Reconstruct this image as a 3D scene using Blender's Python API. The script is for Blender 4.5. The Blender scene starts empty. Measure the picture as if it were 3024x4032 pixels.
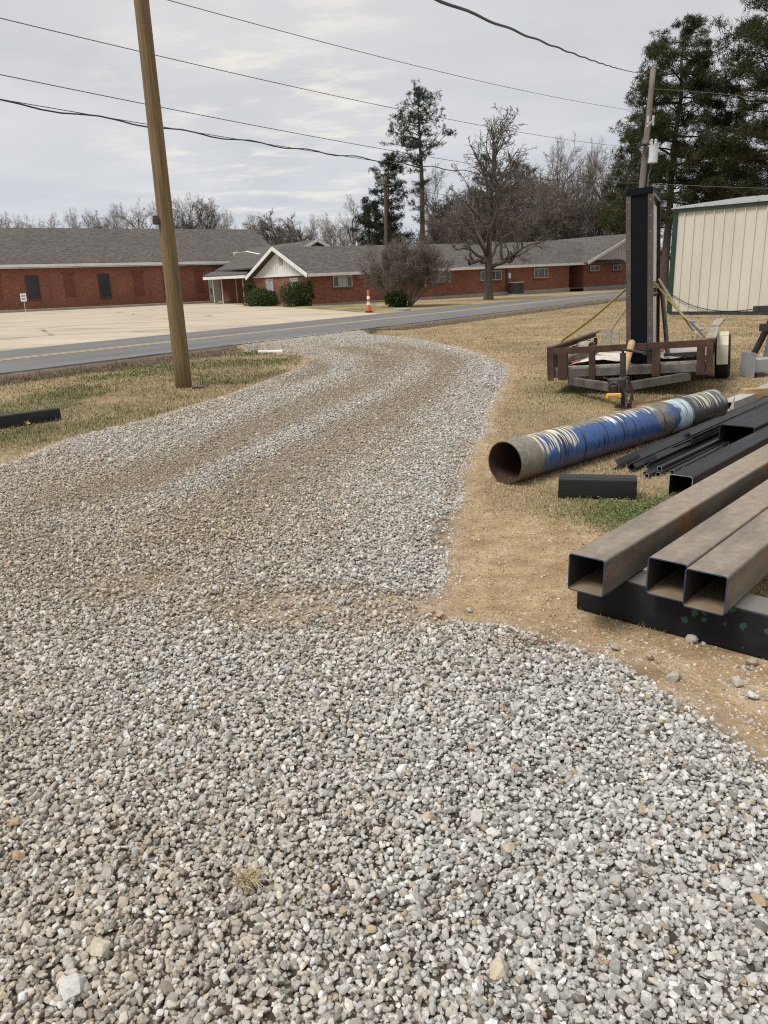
import bpy, math, random
import numpy as np
from mathutils import Vector, Matrix

C = bpy.context.scene
COL = C.collection
R = math.radians
PI = math.pi

# ------------------------------------------------------------------ camera
CAM_H, TILT, ROLL, FPX = 1.5, R(16.68), R(-2.1), 3030.0
cam = bpy.data.objects.new('camera', bpy.data.cameras.new('camera'))
COL.objects.link(cam)
ROT = Matrix.Rotation(PI/2 - TILT, 3, 'X') @ Matrix.Rotation(ROLL, 3, 'Z')
cam.matrix_world = Matrix.Translation((0, 0, CAM_H)) @ ROT.to_4x4()
cam.data.sensor_fit = 'VERTICAL'
cam.data.angle = 2*math.atan(2016/FPX)
cam.data.clip_start = 0.05
cam.data.clip_end = 3000
C.camera = cam

# ------------------------------------------------------------------ world: overcast sky
SUN_EL, SUN_AZ = R(57), R(-124)      # high on the left, a little behind the viewer, spread wide by the cloud
world = bpy.data.worlds.new('World'); C.world = world; world.use_nodes = True
wn = world.node_tree; wn.nodes.clear(); WL = wn.links.new
def wnode(t, **kw):
    n = wn.nodes.new(t)
    for k, v in kw.items(): setattr(n, k, v)
    return n
def wmath(op, a, b=None, c=None):
    n = wnode('ShaderNodeMath', operation=op)
    for i, v in enumerate((a, b, c)):
        if v is None: continue
        if isinstance(v, (int, float)): n.inputs[i].default_value = v
        else: WL(v, n.inputs[i])
    return n.outputs[0]
sky = wnode('ShaderNodeTexSky', sky_type='NISHITA'); sky.sun_disc = False
sky.sun_elevation = SUN_EL; sky.sun_rotation = SUN_AZ
tc = wnode('ShaderNodeTexCoord')
sx = wnode('ShaderNodeSeparateXYZ'); WL(tc.outputs['Generated'], sx.inputs[0])
zc = wmath('MAXIMUM', sx.outputs[2], 0.0)
den = wmath('ADD', zc, 0.16)
cx = wmath('DIVIDE', sx.outputs[0], den); cy = wmath('DIVIDE', sx.outputs[1], den)
cv = wnode('ShaderNodeCombineXYZ'); WL(cx, cv.inputs[0]); WL(cy, cv.inputs[1])
n1 = wnode('ShaderNodeTexNoise'); n1.inputs['Scale'].default_value = 0.9; n1.inputs['Detail'].default_value = 8
n1.inputs['Roughness'].default_value = 0.52; n1.inputs['Distortion'].default_value = 0.5
WL(cv.outputs[0], n1.inputs['Vector'])
mp2 = wnode('ShaderNodeMapping'); mp2.inputs['Scale'].default_value = (1.0, 2.4, 1); mp2.inputs['Rotation'].default_value = (0, 0, 0.5)
WL(cv.outputs[0], mp2.inputs[0])
n2 = wnode('ShaderNodeTexNoise'); n2.inputs['Scale'].default_value = 2.6; n2.inputs['Detail'].default_value = 6
n2.inputs['Roughness'].default_value = 0.6; WL(mp2.outputs[0], n2.inputs['Vector'])
mixn = wmath('ADD', wmath('MULTIPLY', n1.outputs[0], 0.82), wmath('MULTIPLY', n2.outputs[0], 0.18))
ramp = wnode('ShaderNodeValToRGB')
ramp.color_ramp.elements[0].position = 0.34; ramp.color_ramp.elements[0].color = (0.600, 0.614, 0.645, 1)
ramp.color_ramp.elements[1].position = 0.64; ramp.color_ramp.elements[1].color = (0.775, 0.770, 0.770, 1)
WL(mixn, ramp.inputs[0])
# bluer, duller low band; thin bright breaks in the cloud low to the north
low = wnode('ShaderNodeMapRange', interpolation_type='SMOOTHSTEP'); WL(sx.outputs[2], low.inputs[0])
low.inputs[1].default_value = 0.0; low.inputs[2].default_value = 0.26; low.inputs[3].default_value = 1; low.inputs[4].default_value = 0
mixlow = wnode('ShaderNodeMix', data_type='RGBA', blend_type='MULTIPLY')
WL(wmath('MULTIPLY', low.outputs[0], 0.75), mixlow.inputs[0]); WL(ramp.outputs[0], mixlow.inputs[6]); mixlow.inputs[7].default_value = (0.90, 0.955, 1.04, 1)
dotn = wnode('ShaderNodeVectorMath', operation='DOT_PRODUCT'); WL(tc.outputs['Generated'], dotn.inputs[0])
gd = Vector((-0.12, 1, 0.19)).normalized(); dotn.inputs[1].default_value = gd
brk = wnode('ShaderNodeMapRange', interpolation_type='SMOOTHSTEP'); WL(dotn.outputs['Value'], brk.inputs[0])
brk.inputs[1].default_value = 0.972; brk.inputs[2].default_value = 1.0
n3 = wnode('ShaderNodeTexNoise'); n3.inputs['Scale'].default_value = 3.2; n3.inputs['Detail'].default_value = 6; n3.inputs['Roughness'].default_value = 0.62
mp3 = wnode('ShaderNodeMapping'); mp3.inputs['Scale'].default_value = (0.9, 1.6, 1); mp3.inputs['Location'].default_value = (3.1, 0.4, 0)
WL(cv.outputs[0], mp3.inputs[0]); WL(mp3.outputs[0], n3.inputs['Vector'])
b3 = wnode('ShaderNodeMapRange', interpolation_type='SMOOTHSTEP'); WL(n3.outputs[0], b3.inputs[0]); b3.inputs[1].default_value = 0.47; b3.inputs[2].default_value = 0.68
bm = wmath('MULTIPLY', brk.outputs[0], b3.outputs[0])
mixb = wnode('ShaderNodeMix', data_type='RGBA'); WL(bm, mixb.inputs[0]); WL(mixlow.outputs[2], mixb.inputs[6]); mixb.inputs[7].default_value = (0.90, 0.865, 0.79, 1)
# an overcast sky is brightest overhead
ov = wnode('ShaderNodeMapRange', interpolation_type='SMOOTHSTEP'); WL(sx.outputs[2], ov.inputs[0])
ov.inputs[1].default_value = 0.30; ov.inputs[2].default_value = 0.95; ov.inputs[3].default_value = 10.0; ov.inputs[4].default_value = 14.0
sc = wnode('ShaderNodeVectorMath', operation='SCALE'); WL(mixb.outputs[2], sc.inputs[0]); WL(ov.outputs[0], sc.inputs['Scale'])
mixs = wnode('ShaderNodeMix', data_type='RGBA'); mixs.inputs[0].default_value = 0.95
WL(sky.outputs[0], mixs.inputs[6]); WL(sc.outputs[0], mixs.inputs[7])
bg = wnode('ShaderNodeBackground'); bg.inputs[1].default_value = 0.1; WL(mixs.outputs[2], bg.inputs[0])
wo = wnode('ShaderNodeOutputWorld'); WL(bg.outputs[0], wo.inputs[0])

sun = bpy.data.objects.new('sun', bpy.data.lights.new('sun', 'SUN')); COL.objects.link(sun)
sun.data.energy = 2.9; sun.data.angle = R(22); sun.data.color = (1.0, 0.965, 0.91)
sd = Vector((math.sin(SUN_AZ)*math.cos(SUN_EL), math.cos(SUN_AZ)*math.cos(SUN_EL), math.sin(SUN_EL)))
sun.rotation_euler = sd.to_track_quat('Z', 'Y').to_euler(); sun.location = (-5, -8, 30)

C.view_settings.view_transform = 'Standard'; C.view_settings.look = 'None'
C.view_settings.exposure = 0.0; C.view_settings.gamma = 1.0
C.cycles.max_bounces = 6; C.cycles.diffuse_bounces = 3; C.cycles.use_denoising = False; C.cycles.filter_width = 1.15

# ------------------------------------------------------------------ survey helpers (photo measurement -> metres)
def ray(px, py):
    return ROT @ Vector(((px-1512)/FPX, -(py-2016)/FPX, -1))
EYE = Vector((0, 0, CAM_H))
def G(px, py, z=0.0):
    d = ray(px, py); return EYE + d*((z-CAM_H)/d.z)
def YY(px, py, y):
    d = ray(px, py); return EYE + d*(y/d.y)
def on_plane(px, py, p0, dirv):
    n = Vector((-dirv[1], dirv[0], 0)); d = ray(px, py)
    return EYE + d*((Vector((p0[0], p0[1], 0)) - EYE).dot(n)/d.dot(n))
def wall_lz(px, py, p0, dirv):
    p = on_plane(px, py, p0, dirv); return (p.x-p0[0])*dirv[0] + (p.y-p0[1])*dirv[1], p.z
def proj(p):
    q = ROT.transposed() @ (Vector(p)-EYE)
    return 1512+FPX*q.x/-q.z, 2016-FPX*q.y/-q.z

# ------------------------------------------------------------------ mesh helpers
def hsh(i):
    i = np.asarray(i, dtype=np.int64); x = (i*374761393) & 0xffffffff
    x = ((x ^ (x >> 13))*1274126177) & 0xffffffff
    return ((x ^ (x >> 16)) & 0xffff)/65535.0
def vnoise(x, y, s, seed=0):
    x = np.asarray(x)*s+seed*17.3+1000; y = np.asarray(y)*s+seed*9.1+1000
    xi = np.floor(x).astype(np.int64); yi = np.floor(y).astype(np.int64); fx = x-xi; fy = y-yi
    fx = fx*fx*(3-2*fx); fy = fy*fy*(3-2*fy)
    h = lambda a, b: hsh(a*7919+b*104729+seed*31337)
    return (h(xi, yi)*(1-fx)+h(xi+1, yi)*fx)*(1-fy)+(h(xi, yi+1)*(1-fx)+h(xi+1, yi+1)*fx)*fy
def fnoise(x, y, s, seed=0):
    return 0.55*vnoise(x, y, s, seed)+0.3*vnoise(x, y, s*2.3, seed+5)+0.15*vnoise(x, y, s*5.1, seed+9)

class MB:
    def __init__(self): self.v = []; self.f = []; self.mi = []
    def add(self, vs, fs, mi=0):
        o = len(self.v); self.v += [tuple(p) for p in vs]
        self.f += [tuple(i+o for i in f) for f in fs]; self.mi += [mi]*len(fs)
    def box(self, c, s, rot=None, mi=0, bev=0.0):
        hx, hy, hz = s[0]/2, s[1]/2, s[2]/2
        if bev > 0 and bev < min(hx, hy, hz):
            b = bev; vs = []
            bm_v = []
            for sx_ in (-1, 1):
                for sy_ in (-1, 1):
                    for sz_ in (-1, 1):
                        bm_v += [(sx_*(hx-b), sy_*(hy-b), sz_*hz), (sx_*(hx-b), sy_*hy, sz_*(hz-b)), (sx_*hx, sy_*(hy-b), sz_*(hz-b))]
            idx = lambda a, b_, c_, k: (a*4+b_*2+c_)*3+k
            fs = []
            for s_ in (0, 1):
                q = [idx(0, 0, s_, 0), idx(1, 0, s_, 0), idx(1, 1, s_, 0), idx(0, 1, s_, 0)]; fs.append(q if s_ else q[::-1])
                q = [idx(0, s_, 0, 1), idx(1, s_, 0, 1), idx(1, s_, 1, 1), idx(0, s_, 1, 1)]; fs.append(q[::-1] if s_ else q)
                q = [idx(s_, 0, 0, 2), idx(s_, 1, 0, 2), idx(s_, 1, 1, 2), idx(s_, 0, 1, 2)]; fs.append(q if s_ else q[::-1])
            for a in (0, 1):
                for b_ in (0, 1):
                    fs.append([idx(a, b_, 0, 1), idx(a, b_, 0, 2), idx(a, b_, 1, 2), idx(a, b_, 1, 1)])
                    fs.append([idx(a, 0, b_, 0), idx(a, 0, b_, 2), idx(a, 1, b_, 2), idx(a, 1, b_, 0)])
                    fs.append([idx(0, a, b_, 0), idx(0, a, b_, 1), idx(1, a, b_, 1), idx(1, a, b_, 0)])
                    for c_ in (0, 1): fs.append([idx(a, b_, c_, 0), idx(a, b_, c_, 1), idx(a, b_, c_, 2)])
            vs = bm_v
        else:
            vs = [(a*hx, b*hy, c_*hz) for a in (-1, 1) for b in (-1, 1) for c_ in (-1, 1)]
            fs = [(0, 1, 3, 2), (4, 6, 7, 5), (0, 4, 5, 1), (2, 3, 7, 6), (0, 2, 6, 4), (1, 5, 7, 3)]
        M = rot if rot is not None else Matrix.Identity(3)
        self.add([Vector(c)+M @ Vector(p) for p in vs], fs, mi)
    def bar(self, p0, p1, w, h, roll=0.0, mi=0, bev=0.0):
        p0, p1 = Vector(p0), Vector(p1); d = p1-p0; L = d.length; d.normalize()
        up = Vector((0, 0, 1)) if abs(d.z) < .98 else Vector((0, 1, 0))
        s = d.cross(up).normalized(); t = s.cross(d)
        M = Matrix((s, d, t)).transposed() @ Matrix.Rotation(roll, 3, 'Y')
        self.box((p0+p1)/2, (w, L, h), M, mi, bev)
    def tube(self, pts, rads, n=8, caps=True, mi=0):
        pts = [Vector(p) for p in pts]
        if not hasattr(rads, '__len__'): rads = [rads]*len(pts)
        vs = []; fs = []; prev = None
        for i, p in enumerate(pts):
            d = (pts[min(i+1, len(pts)-1)]-pts[max(i-1, 0)]).normalized()
            if prev is None:
                up = Vector((0, 0, 1)) if abs(d.z) < .9 else Vector((1, 0, 0)); s = d.cross(up).normalized()
            else: s = (prev-d*prev.dot(d)).normalized()
            prev = s; t = d.cross(s)
            for k in range(n):
                a = 2*PI*k/n; vs.append(p+(s*math.cos(a)+t*math.sin(a))*rads[i])
        for i in range(len(pts)-1):
            for k in range(n):
                a, b = i*n+k, i*n+(k+1) % n; fs.append((a, b, b+n, a+n))
        if caps: fs.append(tuple(range(n))[::-1]); fs.append(tuple(range((len(pts)-1)*n, len(pts)*n)))
        self.add(vs, fs, mi)
    def prism(self, poly, d, mi=0):          # polygon (3-D points) pushed along vector d
        n = len(poly); d = Vector(d); vs = [Vector(p) for p in poly]+[Vector(p)+d for p in poly]
        fs = [tuple(range(n))[::-1], tuple(range(n, 2*n))]+[(i, (i+1) % n, (i+1) % n+n, i+n) for i in range(n)]
        self.add(vs, fs, mi)
    def build(self, name, mat, parent=None, smooth=False, loc=None, rotz=0.0):
        me = bpy.data.meshes.new(name); me.from_pydata([tuple(p) for p in self.v], [], self.f)
        for m in (mat if isinstance(mat, (list, tuple)) else [mat]): me.materials.append(m)
        if any(self.mi): me.polygons.foreach_set('material_index', self.mi)
        import bmesh
        bm = bmesh.new(); bm.from_mesh(me); bmesh.ops.recalc_face_normals(bm, faces=bm.faces); bm.to_mesh(me); bm.free()
        if smooth: me.polygons.foreach_set('use_smooth', [True]*len(me.polygons))
        me.update()
        o = bpy.data.objects.new(name, me); COL.objects.link(o)
        if parent: o.parent = parent
        if loc is not None: o.location = loc
        o.rotation_euler.z = rotz
        return o
def fastmesh(name, verts, faces, mat, parent=None, cols=None, nper=3):
    me = bpy.data.meshes.new(name); verts = np.asarray(verts, np.float32); faces = np.asarray(faces, np.int32)
    me.vertices.add(len(verts)); me.vertices.foreach_set('co', verts.ravel())
    me.loops.add(faces.size); me.loops.foreach_set('vertex_index', faces.ravel())
    me.polygons.add(len(faces)); me.polygons.foreach_set('loop_start', np.arange(0, faces.size, nper, dtype=np.int32))
    me.update(calc_edges=True)
    if cols is not None:
        a = me.attributes.new('tint', 'FLOAT_COLOR', 'POINT'); c = np.ones((len(verts), 4), np.float32); c[:, :3] = cols; a.data.foreach_set('color', c.ravel())
    me.materials.append(mat)
    o = bpy.data.objects.new(name, me); COL.objects.link(o)
    if parent: o.parent = parent
    return o
def tag(o, label=None, cat=None, group=None, kind=None):
    if label: o['label'] = label
    if cat: o['category'] = cat
    if group: o['group'] = group
    if kind: o['kind'] = kind
    return o
def thing(name, label, cat, loc=(0, 0, 0), rotz=0.0, group=None):
    o = bpy.data.objects.new(name, None); COL.objects.link(o); o.location = loc; o.rotation_euler.z = rotz
    o.empty_display_size = 0.2
    return tag(o, label, cat, group)
def copy_tree(o, loc=None, rotz=None, scale=None, label=None, parent=None):
    c = o.copy(); COL.objects.link(c)
    if parent: c.parent = parent
    for ch in list(o.children): copy_tree(ch, parent=c)
    if loc is not None: c.location = loc
    if rotz is not None: c.rotation_euler.z = rotz
    if scale is not None: c.scale = scale
    if label: c['label'] = label
    return c

# ------------------------------------------------------------------ materials
def newmat(name):
    m = bpy.data.materials.new(name); m.use_nodes = True; nt = m.node_tree
    return m, nt, nt.nodes['Principled BSDF']
def nd(nt, t, **kw):
    n = nt.nodes.new(t)
    for k, v in kw.items(): setattr(n, k, v)
    return n
def noise(nt, vec, scale, detail=5, rough=.55, dist=0.0):
    n = nd(nt, 'ShaderNodeTexNoise'); n.inputs['Scale'].default_value = scale; n.inputs['Detail'].default_value = detail
    n.inputs['Roughness'].default_value = rough; n.inputs['Distortion'].default_value = dist
    if vec is not None: nt.links.new(vec, n.inputs['Vector'])
    return n.outputs[0]
def rampn(nt, fac, stops):
    r = nd(nt, 'ShaderNodeValToRGB'); e = r.color_ramp.elements
    while len(e) < len(stops): e.new(0.5)
    for i, (p, c) in enumerate(stops): e[i].position = p; e[i].color = (*c, 1) if len(c) == 3 else c
    nt.links.new(fac, r.inputs[0]); return r.outputs[0]
def mixc(nt, fac, a, b, blend='MIX'):
    m = nd(nt, 'ShaderNodeMix', data_type='RGBA', blend_type=blend)
    for i, v in ((0, fac), (6, a), (7, b)):
        if isinstance(v, (int, float)): m.inputs[i].default_value = v
        elif isinstance(v, tuple): m.inputs[i].default_value = (*v, 1)
        else: nt.links.new(v, m.inputs[i])
    return m.outputs[2]
def mth(nt, op, a, b=None, c=None, clamp=False):
    n = nd(nt, 'ShaderNodeMath', operation=op, use_clamp=clamp)
    for i, v in enumerate((a, b, c)):
        if v is None: continue
        if isinstance(v, (int, float)): n.inputs[i].default_value = v
        else: nt.links.new(v, n.inputs[i])
    return n.outputs[0]
def sstep(nt, v, a, b, lo=0.0, hi=1.0):
    n = nd(nt, 'ShaderNodeMapRange', interpolation_type='SMOOTHSTEP'); nt.links.new(v, n.inputs[0])
    for i, x in ((1, a), (2, b), (3, lo), (4, hi)): n.inputs[i].default_value = x
    return n.outputs[0]
def bump(nt, bs, h, strength=.4, dist=.01):
    b = nd(nt, 'ShaderNodeBump'); b.inputs['Strength'].default_value = strength; b.inputs['Distance'].default_value = dist
    nt.links.new(h, b.inputs['Height']); nt.links.new(b.outputs[0], bs.inputs['Normal'])
def objco(nt, scale=(1, 1, 1)):
    t = nd(nt, 'ShaderNodeTexCoord')
    if scale == (1, 1, 1): return t.outputs['Object']
    m = nd(nt, 'ShaderNodeMapping'); m.inputs['Scale'].default_value = scale; nt.links.new(t.outputs['Object'], m.inputs[0]); return m.outputs[0]
def smat(name, stops, scale=3.0, rough=.7, metal=0.0, b=.15, bs=30, stretch=(1, 1, 1), spec=None, detail=6, dist=0.0):
    m, nt, p = newmat(name); v = objco(nt, stretch); f = noise(nt, v, scale, detail, .6, dist)
    nt.links.new(rampn(nt, f, stops), p.inputs['Base Color']); p.inputs['Roughness'].default_value = rough; p.inputs['Metallic'].default_value = metal
    if spec is not None: p.inputs['Specular IOR Level'].default_value = spec
    if b: bump(nt, p, noise(nt, v, bs, 4), b, .01)
    return m
M = {}
M['wood_pole'] = smat('treated_pine', [(.25, (.066, .044, .020)), (.5, (.165, .110, .050)), (.75, (.27, .195, .098))], 5, .85, b=.45, bs=11, stretch=(9, 9, .2))
M['old_pole'] = smat('weathered_pole', [(.3, (.10, .085, .068)), (.7, (.24, .205, .165))], 6, .9, b=.3, bs=14, stretch=(4, 4, .25))
M['dark_pole'] = smat('dark_creosote_pole', [(.3, (.055, .038, .03)), (.7, (.12, .088, .07))], 6, .9, b=.3, bs=14, stretch=(4, 4, .25))
M['wire'] = smat('wire_black', [(.3, (.02, .02, .022)), (.7, (.045, .045, .048))], 3, .6, b=0)
M['wire_grey'] = smat('wire_aluminium', [(.3, (.09, .09, .095)), (.7, (.15, .15, .155))], 3, .55, b=0)
M['white'] = smat('white_trim', [(.3, (.60, .59, .56)), (.7, (.76, .75, .72))], 2.5, .6, b=.05)
M['cream_metal'] = smat('cream_panel', [(.3, (.52, .50, .42)), (.7, (.61, .585, .495))], .7, .45, b=.03, stretch=(1, 1, .4))
M['green_trim'] = smat('green_trim', [(.3, (.008, .027, .019)), (.7, (.014, .040, .029))], 3, .45, b=.03)
M['galv'] = smat('galvalume_roof', [(.3, (.42, .42, .40)), (.7, (.60, .60, .57))], 2, .4, .4, b=.04)
M['glass'] = smat('window_glass', [(.35, (.035, .042, .046)), (.7, (.085, .095, .10))], 1.2, .08, b=0, spec=.6)
M['blind'] = smat('window_blind', [(.35, (.30, .32, .32)), (.7, (.46, .48, .47))], 1.5, .5, b=0)
M['alu'] = smat('window_frame_alu', [(.3, (.36, .36, .35)), (.7, (.5, .5, .49))], 3, .45, .3, b=0)
M['dark_frame'] = smat('dark_frame', [(.3, (.016, .016, .017)), (.7, (.035, .035, .036))], 3, .5, b=0)
M['screen'] = smat('dark_window_screen', [(.3, (.012, .014, .017)), (.7, (.028, .031, .035))], 1.2, .3, b=0)
M['door_white'] = smat('door_paint', [(.3, (.52, .52, .49)), (.7, (.66, .66, .63))], 2, .5, b=.03)
M['concrete'] = smat('concrete', [(.3, (.26, .235, .195)), (.7, (.38, .35, .30))], 5, .9, b=.2)
M['conc_white'] = smat('concrete_pale', [(.3, (.50, .49, .46)), (.7, (.68, .67, .64))], 6, .9, b=.2)
M['dark_metal'] = smat('dark_metal', [(.3, (.02, .02, .022)), (.7, (.06, .057, .055))], 6, .55, .3, b=.08)
M['rubber'] = smat('tyre_rubber', [(.3, (.012, .012, .012)), (.7, (.035, .033, .031))], 8, .85, b=.2)
M['rust'] = smat('rusted_steel', [(.25, (.026, .015, .010)), (.5, (.054, .026, .016)), (.78, (.105, .052, .028))], 6, .85, b=.25, bs=40)
M['trailer_steel'] = smat('trailer_steel', [(.28, (.045, .04, .037)), (.5, (.115, .105, .095)), (.68, (.17, .155, .14)), (.85, (.16, .072, .032))], 5, .6, .25, b=.12)
M['fender'] = smat('fender_cream', [(.3, (.46, .42, .30)), (.7, (.62, .58, .44))], 4, .5, b=.05)
M['wood_grey'] = smat('weathered_board', [(.3, (.22, .185, .14)), (.7, (.42, .37, .29))], 5, .9, b=.3, bs=12, stretch=(4, .4, 4))
M['wood_tan'] = smat('tan_lumber', [(.3, (.32, .21, .10)), (.7, (.48, .34, .18))], 5, .85, b=.2, bs=12, stretch=(.5, 4, 4))
M['sheet'] = smat('pale_sheet', [(.34, (.16, .085, .065)), (.46, (.60, .52, .46)), (.7, (.74, .69, .63))], 2.2, .7, b=.35, bs=5, dist=.6)
M['sheet_red'] = smat('red_edge', [(.3, (.34, .05, .04)), (.7, (.50, .11, .09))], 6, .7, b=.1)
M['strap'] = smat('yellow_strap', [(.3, (.27, .20, .035)), (.7, (.46, .36, .10))], 8, .8, b=.1)
M['strap_pale'] = smat('faded_strap', [(.3, (.42, .36, .22)), (.7, (.58, .52, .36))], 8, .8, b=.1)
M['yellow'] = smat('yellow_plastic', [(.3, (.62, .32, .01)), (.7, (.76, .43, .02))], 6, .45, b=.03)
M['chrome'] = smat('worn_zinc', [(.3, (.32, .31, .29)), (.7, (.55, .54, .5))], 8, .4, .6, b=.05)
M['orange'] = smat('orange_plastic', [(.3, (.56, .085, .02)), (.7, (.68, .13, .03))], 4, .5, b=.03)
M['panel_black'] = smat('black_sign_face', [(.3, (.0028, .0042, .0062)), (.7, (.006, .008, .011))], 3, .6, b=.05, spec=.12)
M['siding'] = smat('painted_siding', [(.3, (.62, .61, .59)), (.7, (.74, .735, .715))], 1.5, .6, b=0)
M['sign_trim'] = smat('bronze_trim', [(.3, (.065, .052, .043)), (.7, (.13, .108, .09))], 4, .5, .35, b=.08)
M['sign_white'] = smat('sign_side_white', [(.3, (.40, .41, .41)), (.7, (.54, .55, .55))], 3, .5, b=.02)
M['transformer'] = smat('transformer_grey', [(.3, (.48, .5, .51)), (.7, (.62, .64, .65))], 3, .45, b=.02)
M['porcelain'] = smat('porcelain', [(.3, (.35, .34, .33)), (.7, (.55, .54, .52))], 3, .3, b=0)
M['paper'] = smat('sign_card', [(.3, (.72, .72, .72)), (.7, (.82, .82, .82))], 3, .6, b=0)
M['ink'] = smat('sign_print', [(.3, (.05, .05, .09)), (.7, (.12, .12, .18))], 9, .7, b=0)
M['grey_beam'] = smat('grey_primer_steel', [(.3, (.26, .275, .28)), (.7, (.36, .37, .375))], 4, .55, .1, b=.05)
M['chan'] = smat('pale_primer', [(.3, (.30, .295, .265)), (.7, (.45, .44, .40))], 5, .65, b=.08)
M['mill_dark'] = smat('black_mill_steel', [(.3, (.010, .0105, .012)), (.6, (.024, .025, .028)), (.8, (.055, .054, .054))], 4, .5, .1, spec=.35, b=.08, stretch=(.35, 3, 3))
M['bar_black'] = smat('black_bar_steel', [(.3, (.008, .0085, .010)), (.7, (.026, .027, .032))], 5, .40, .2, b=.05, stretch=(.3, 4, 4))
M['bar_edge'] = smat('blue_paint_edge', [(.3, (.018, .03, .07)), (.7, (.035, .06, .13))], 9, .5, b=.05)
M['bar_cut'] = smat('fresh_cut_steel', [(.3, (.30, .30, .30)), (.7, (.5, .5, .5))], 9, .4, .5, b=.02)
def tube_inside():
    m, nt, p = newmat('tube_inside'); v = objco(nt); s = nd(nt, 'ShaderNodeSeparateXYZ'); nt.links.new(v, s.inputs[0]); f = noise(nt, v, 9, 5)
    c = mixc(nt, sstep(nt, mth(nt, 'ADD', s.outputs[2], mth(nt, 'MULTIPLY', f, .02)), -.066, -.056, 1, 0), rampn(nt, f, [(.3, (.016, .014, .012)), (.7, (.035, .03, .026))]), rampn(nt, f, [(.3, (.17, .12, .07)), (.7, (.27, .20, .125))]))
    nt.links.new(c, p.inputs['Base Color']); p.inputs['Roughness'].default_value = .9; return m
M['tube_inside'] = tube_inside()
M['bag'] = smat('dark_plastic', [(.3, (.02, .022, .025)), (.75, (.09, .095, .1))], 9, .4, b=.3)
M['straw'] = smat('dry_straw', [(.3, (.30, .23, .11)), (.7, (.50, .40, .22))], 20, .8, b=0)
M['bark'] = smat('bark_dark', [(.3, (.035, .027, .021)), (.7, (.095, .078, .062))], 5, .95, b=.6, bs=12, stretch=(3, 3, .5))
M['bark_oak'] = smat('bark_oak', [(.3, (.050, .040, .032)), (.7, (.125, .103, .083))], 3, .95, b=.4, bs=12, stretch=(2, 2, .5))
M['rust_top'] = smat('rusty_brown_top', [(.3, (.11, .065, .04)), (.7, (.24, .17, .11))], 5, .85, b=.1)
M['bark_grey'] = smat('bark_grey', [(.3, (.085, .072, .060)), (.7, (.175, .155, .130))], 3, .95, b=.3, bs=12, stretch=(2, 2, .5))
M['bark_pine'] = smat('bark_pine', [(.3, (.048, .034, .026)), (.7, (.125, .092, .070))], 5, .95, b=.5, bs=9, stretch=(3, 3, .7))
M['twig_pale'] = smat('twig_pale', [(.3, (.17, .148, .128)), (.7, (.27, .238, .208))], 2, .9, b=0)
M['twig_brown'] = smat('twig_brown', [(.3, (.11, .088, .072)), (.7, (.20, .165, .138))], 2, .9, b=0)

def leafmat(name, a, b):
    m, nt, p = newmat(name); at = nd(nt, 'ShaderNodeAttribute', attribute_name='tint')
    nt.links.new(at.outputs['Color'], p.inputs['Base Color']); p.inputs['Roughness'].default_value = .6
    p.inputs['Specular IOR Level'].default_value = .25
    tr = nd(nt, 'ShaderNodeBsdfTranslucent'); nt.links.new(at.outputs['Color'], tr.inputs[0])
    mx = nd(nt, 'ShaderNodeMixShader'); mx.inputs[0].default_value = a
    nt.links.new(p.outputs[0], mx.inputs[1]); nt.links.new(tr.outputs[0], mx.inputs[2])
    nt.links.new(mx.outputs[0], nt.nodes['Material Output'].inputs[0]); return m
M['leaf'] = leafmat('leaf', .2, 0); M['grass'] = leafmat('grass_blade', .25, 0)

def brick(name, c1, c2, mortar):
    m, nt, p = newmat(name); t = nd(nt, 'ShaderNodeTexCoord'); s = nd(nt, 'ShaderNodeSeparateXYZ'); nt.links.new(t.outputs['Object'], s.inputs[0])
    cb = nd(nt, 'ShaderNodeCombineXYZ'); nt.links.new(mth(nt, 'ADD', s.outputs[0], s.outputs[1]), cb.inputs[0]); nt.links.new(s.outputs[2], cb.inputs[1])
    br = nd(nt, 'ShaderNodeTexBrick'); nt.links.new(cb.outputs[0], br.inputs[0])
    br.inputs['Color1'].default_value = (*c1, 1); br.inputs['Color2'].default_value = (*c2, 1); br.inputs['Mortar'].default_value = (*mortar, 1)
    br.inputs['Scale'].default_value = 1; br.inputs['Brick Width'].default_value = .23; br.inputs['Row Height'].default_value = .085
    br.inputs['Mortar Size'].default_value = .011; br.inputs['Bias'].default_value = 0.0
    n = noise(nt, t.outputs['Object'], .55, 6, .6)
    sp = nd(nt, 'ShaderNodeMapping'); sp.inputs['Scale'].default_value = (3.2, 3.2, 9); nt.links.new(t.outputs['Object'], sp.inputs[0])
    nf = noise(nt, sp.outputs[0], 1.0, 3, .7)
    c = mixc(nt, .55, br.outputs[0], rampn(nt, n, [(.3, (.62, .60, .60)), (.7, (1.18, 1.12, 1.08))]), 'MULTIPLY')
    c = mixc(nt, .8, c, rampn(nt, nf, [(.32, (.62, .6, .6)), (.68, (1.28, 1.22, 1.2))]), 'MULTIPLY')
    nt.links.new(c, p.inputs['Base Color']); p.inputs['Roughness'].default_value = .9
    bump(nt, p, br.outputs['Fac'], -.3, .01); return m
M['brick'] = brick('red_brick', (.26, .080, .043), (.185, .056, .032), (.27, .17, .125))
M['brick_inset'] = brick('red_brick_inset', (.20, .052, .028), (.155, .04, .023), (.19, .09, .06))
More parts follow.
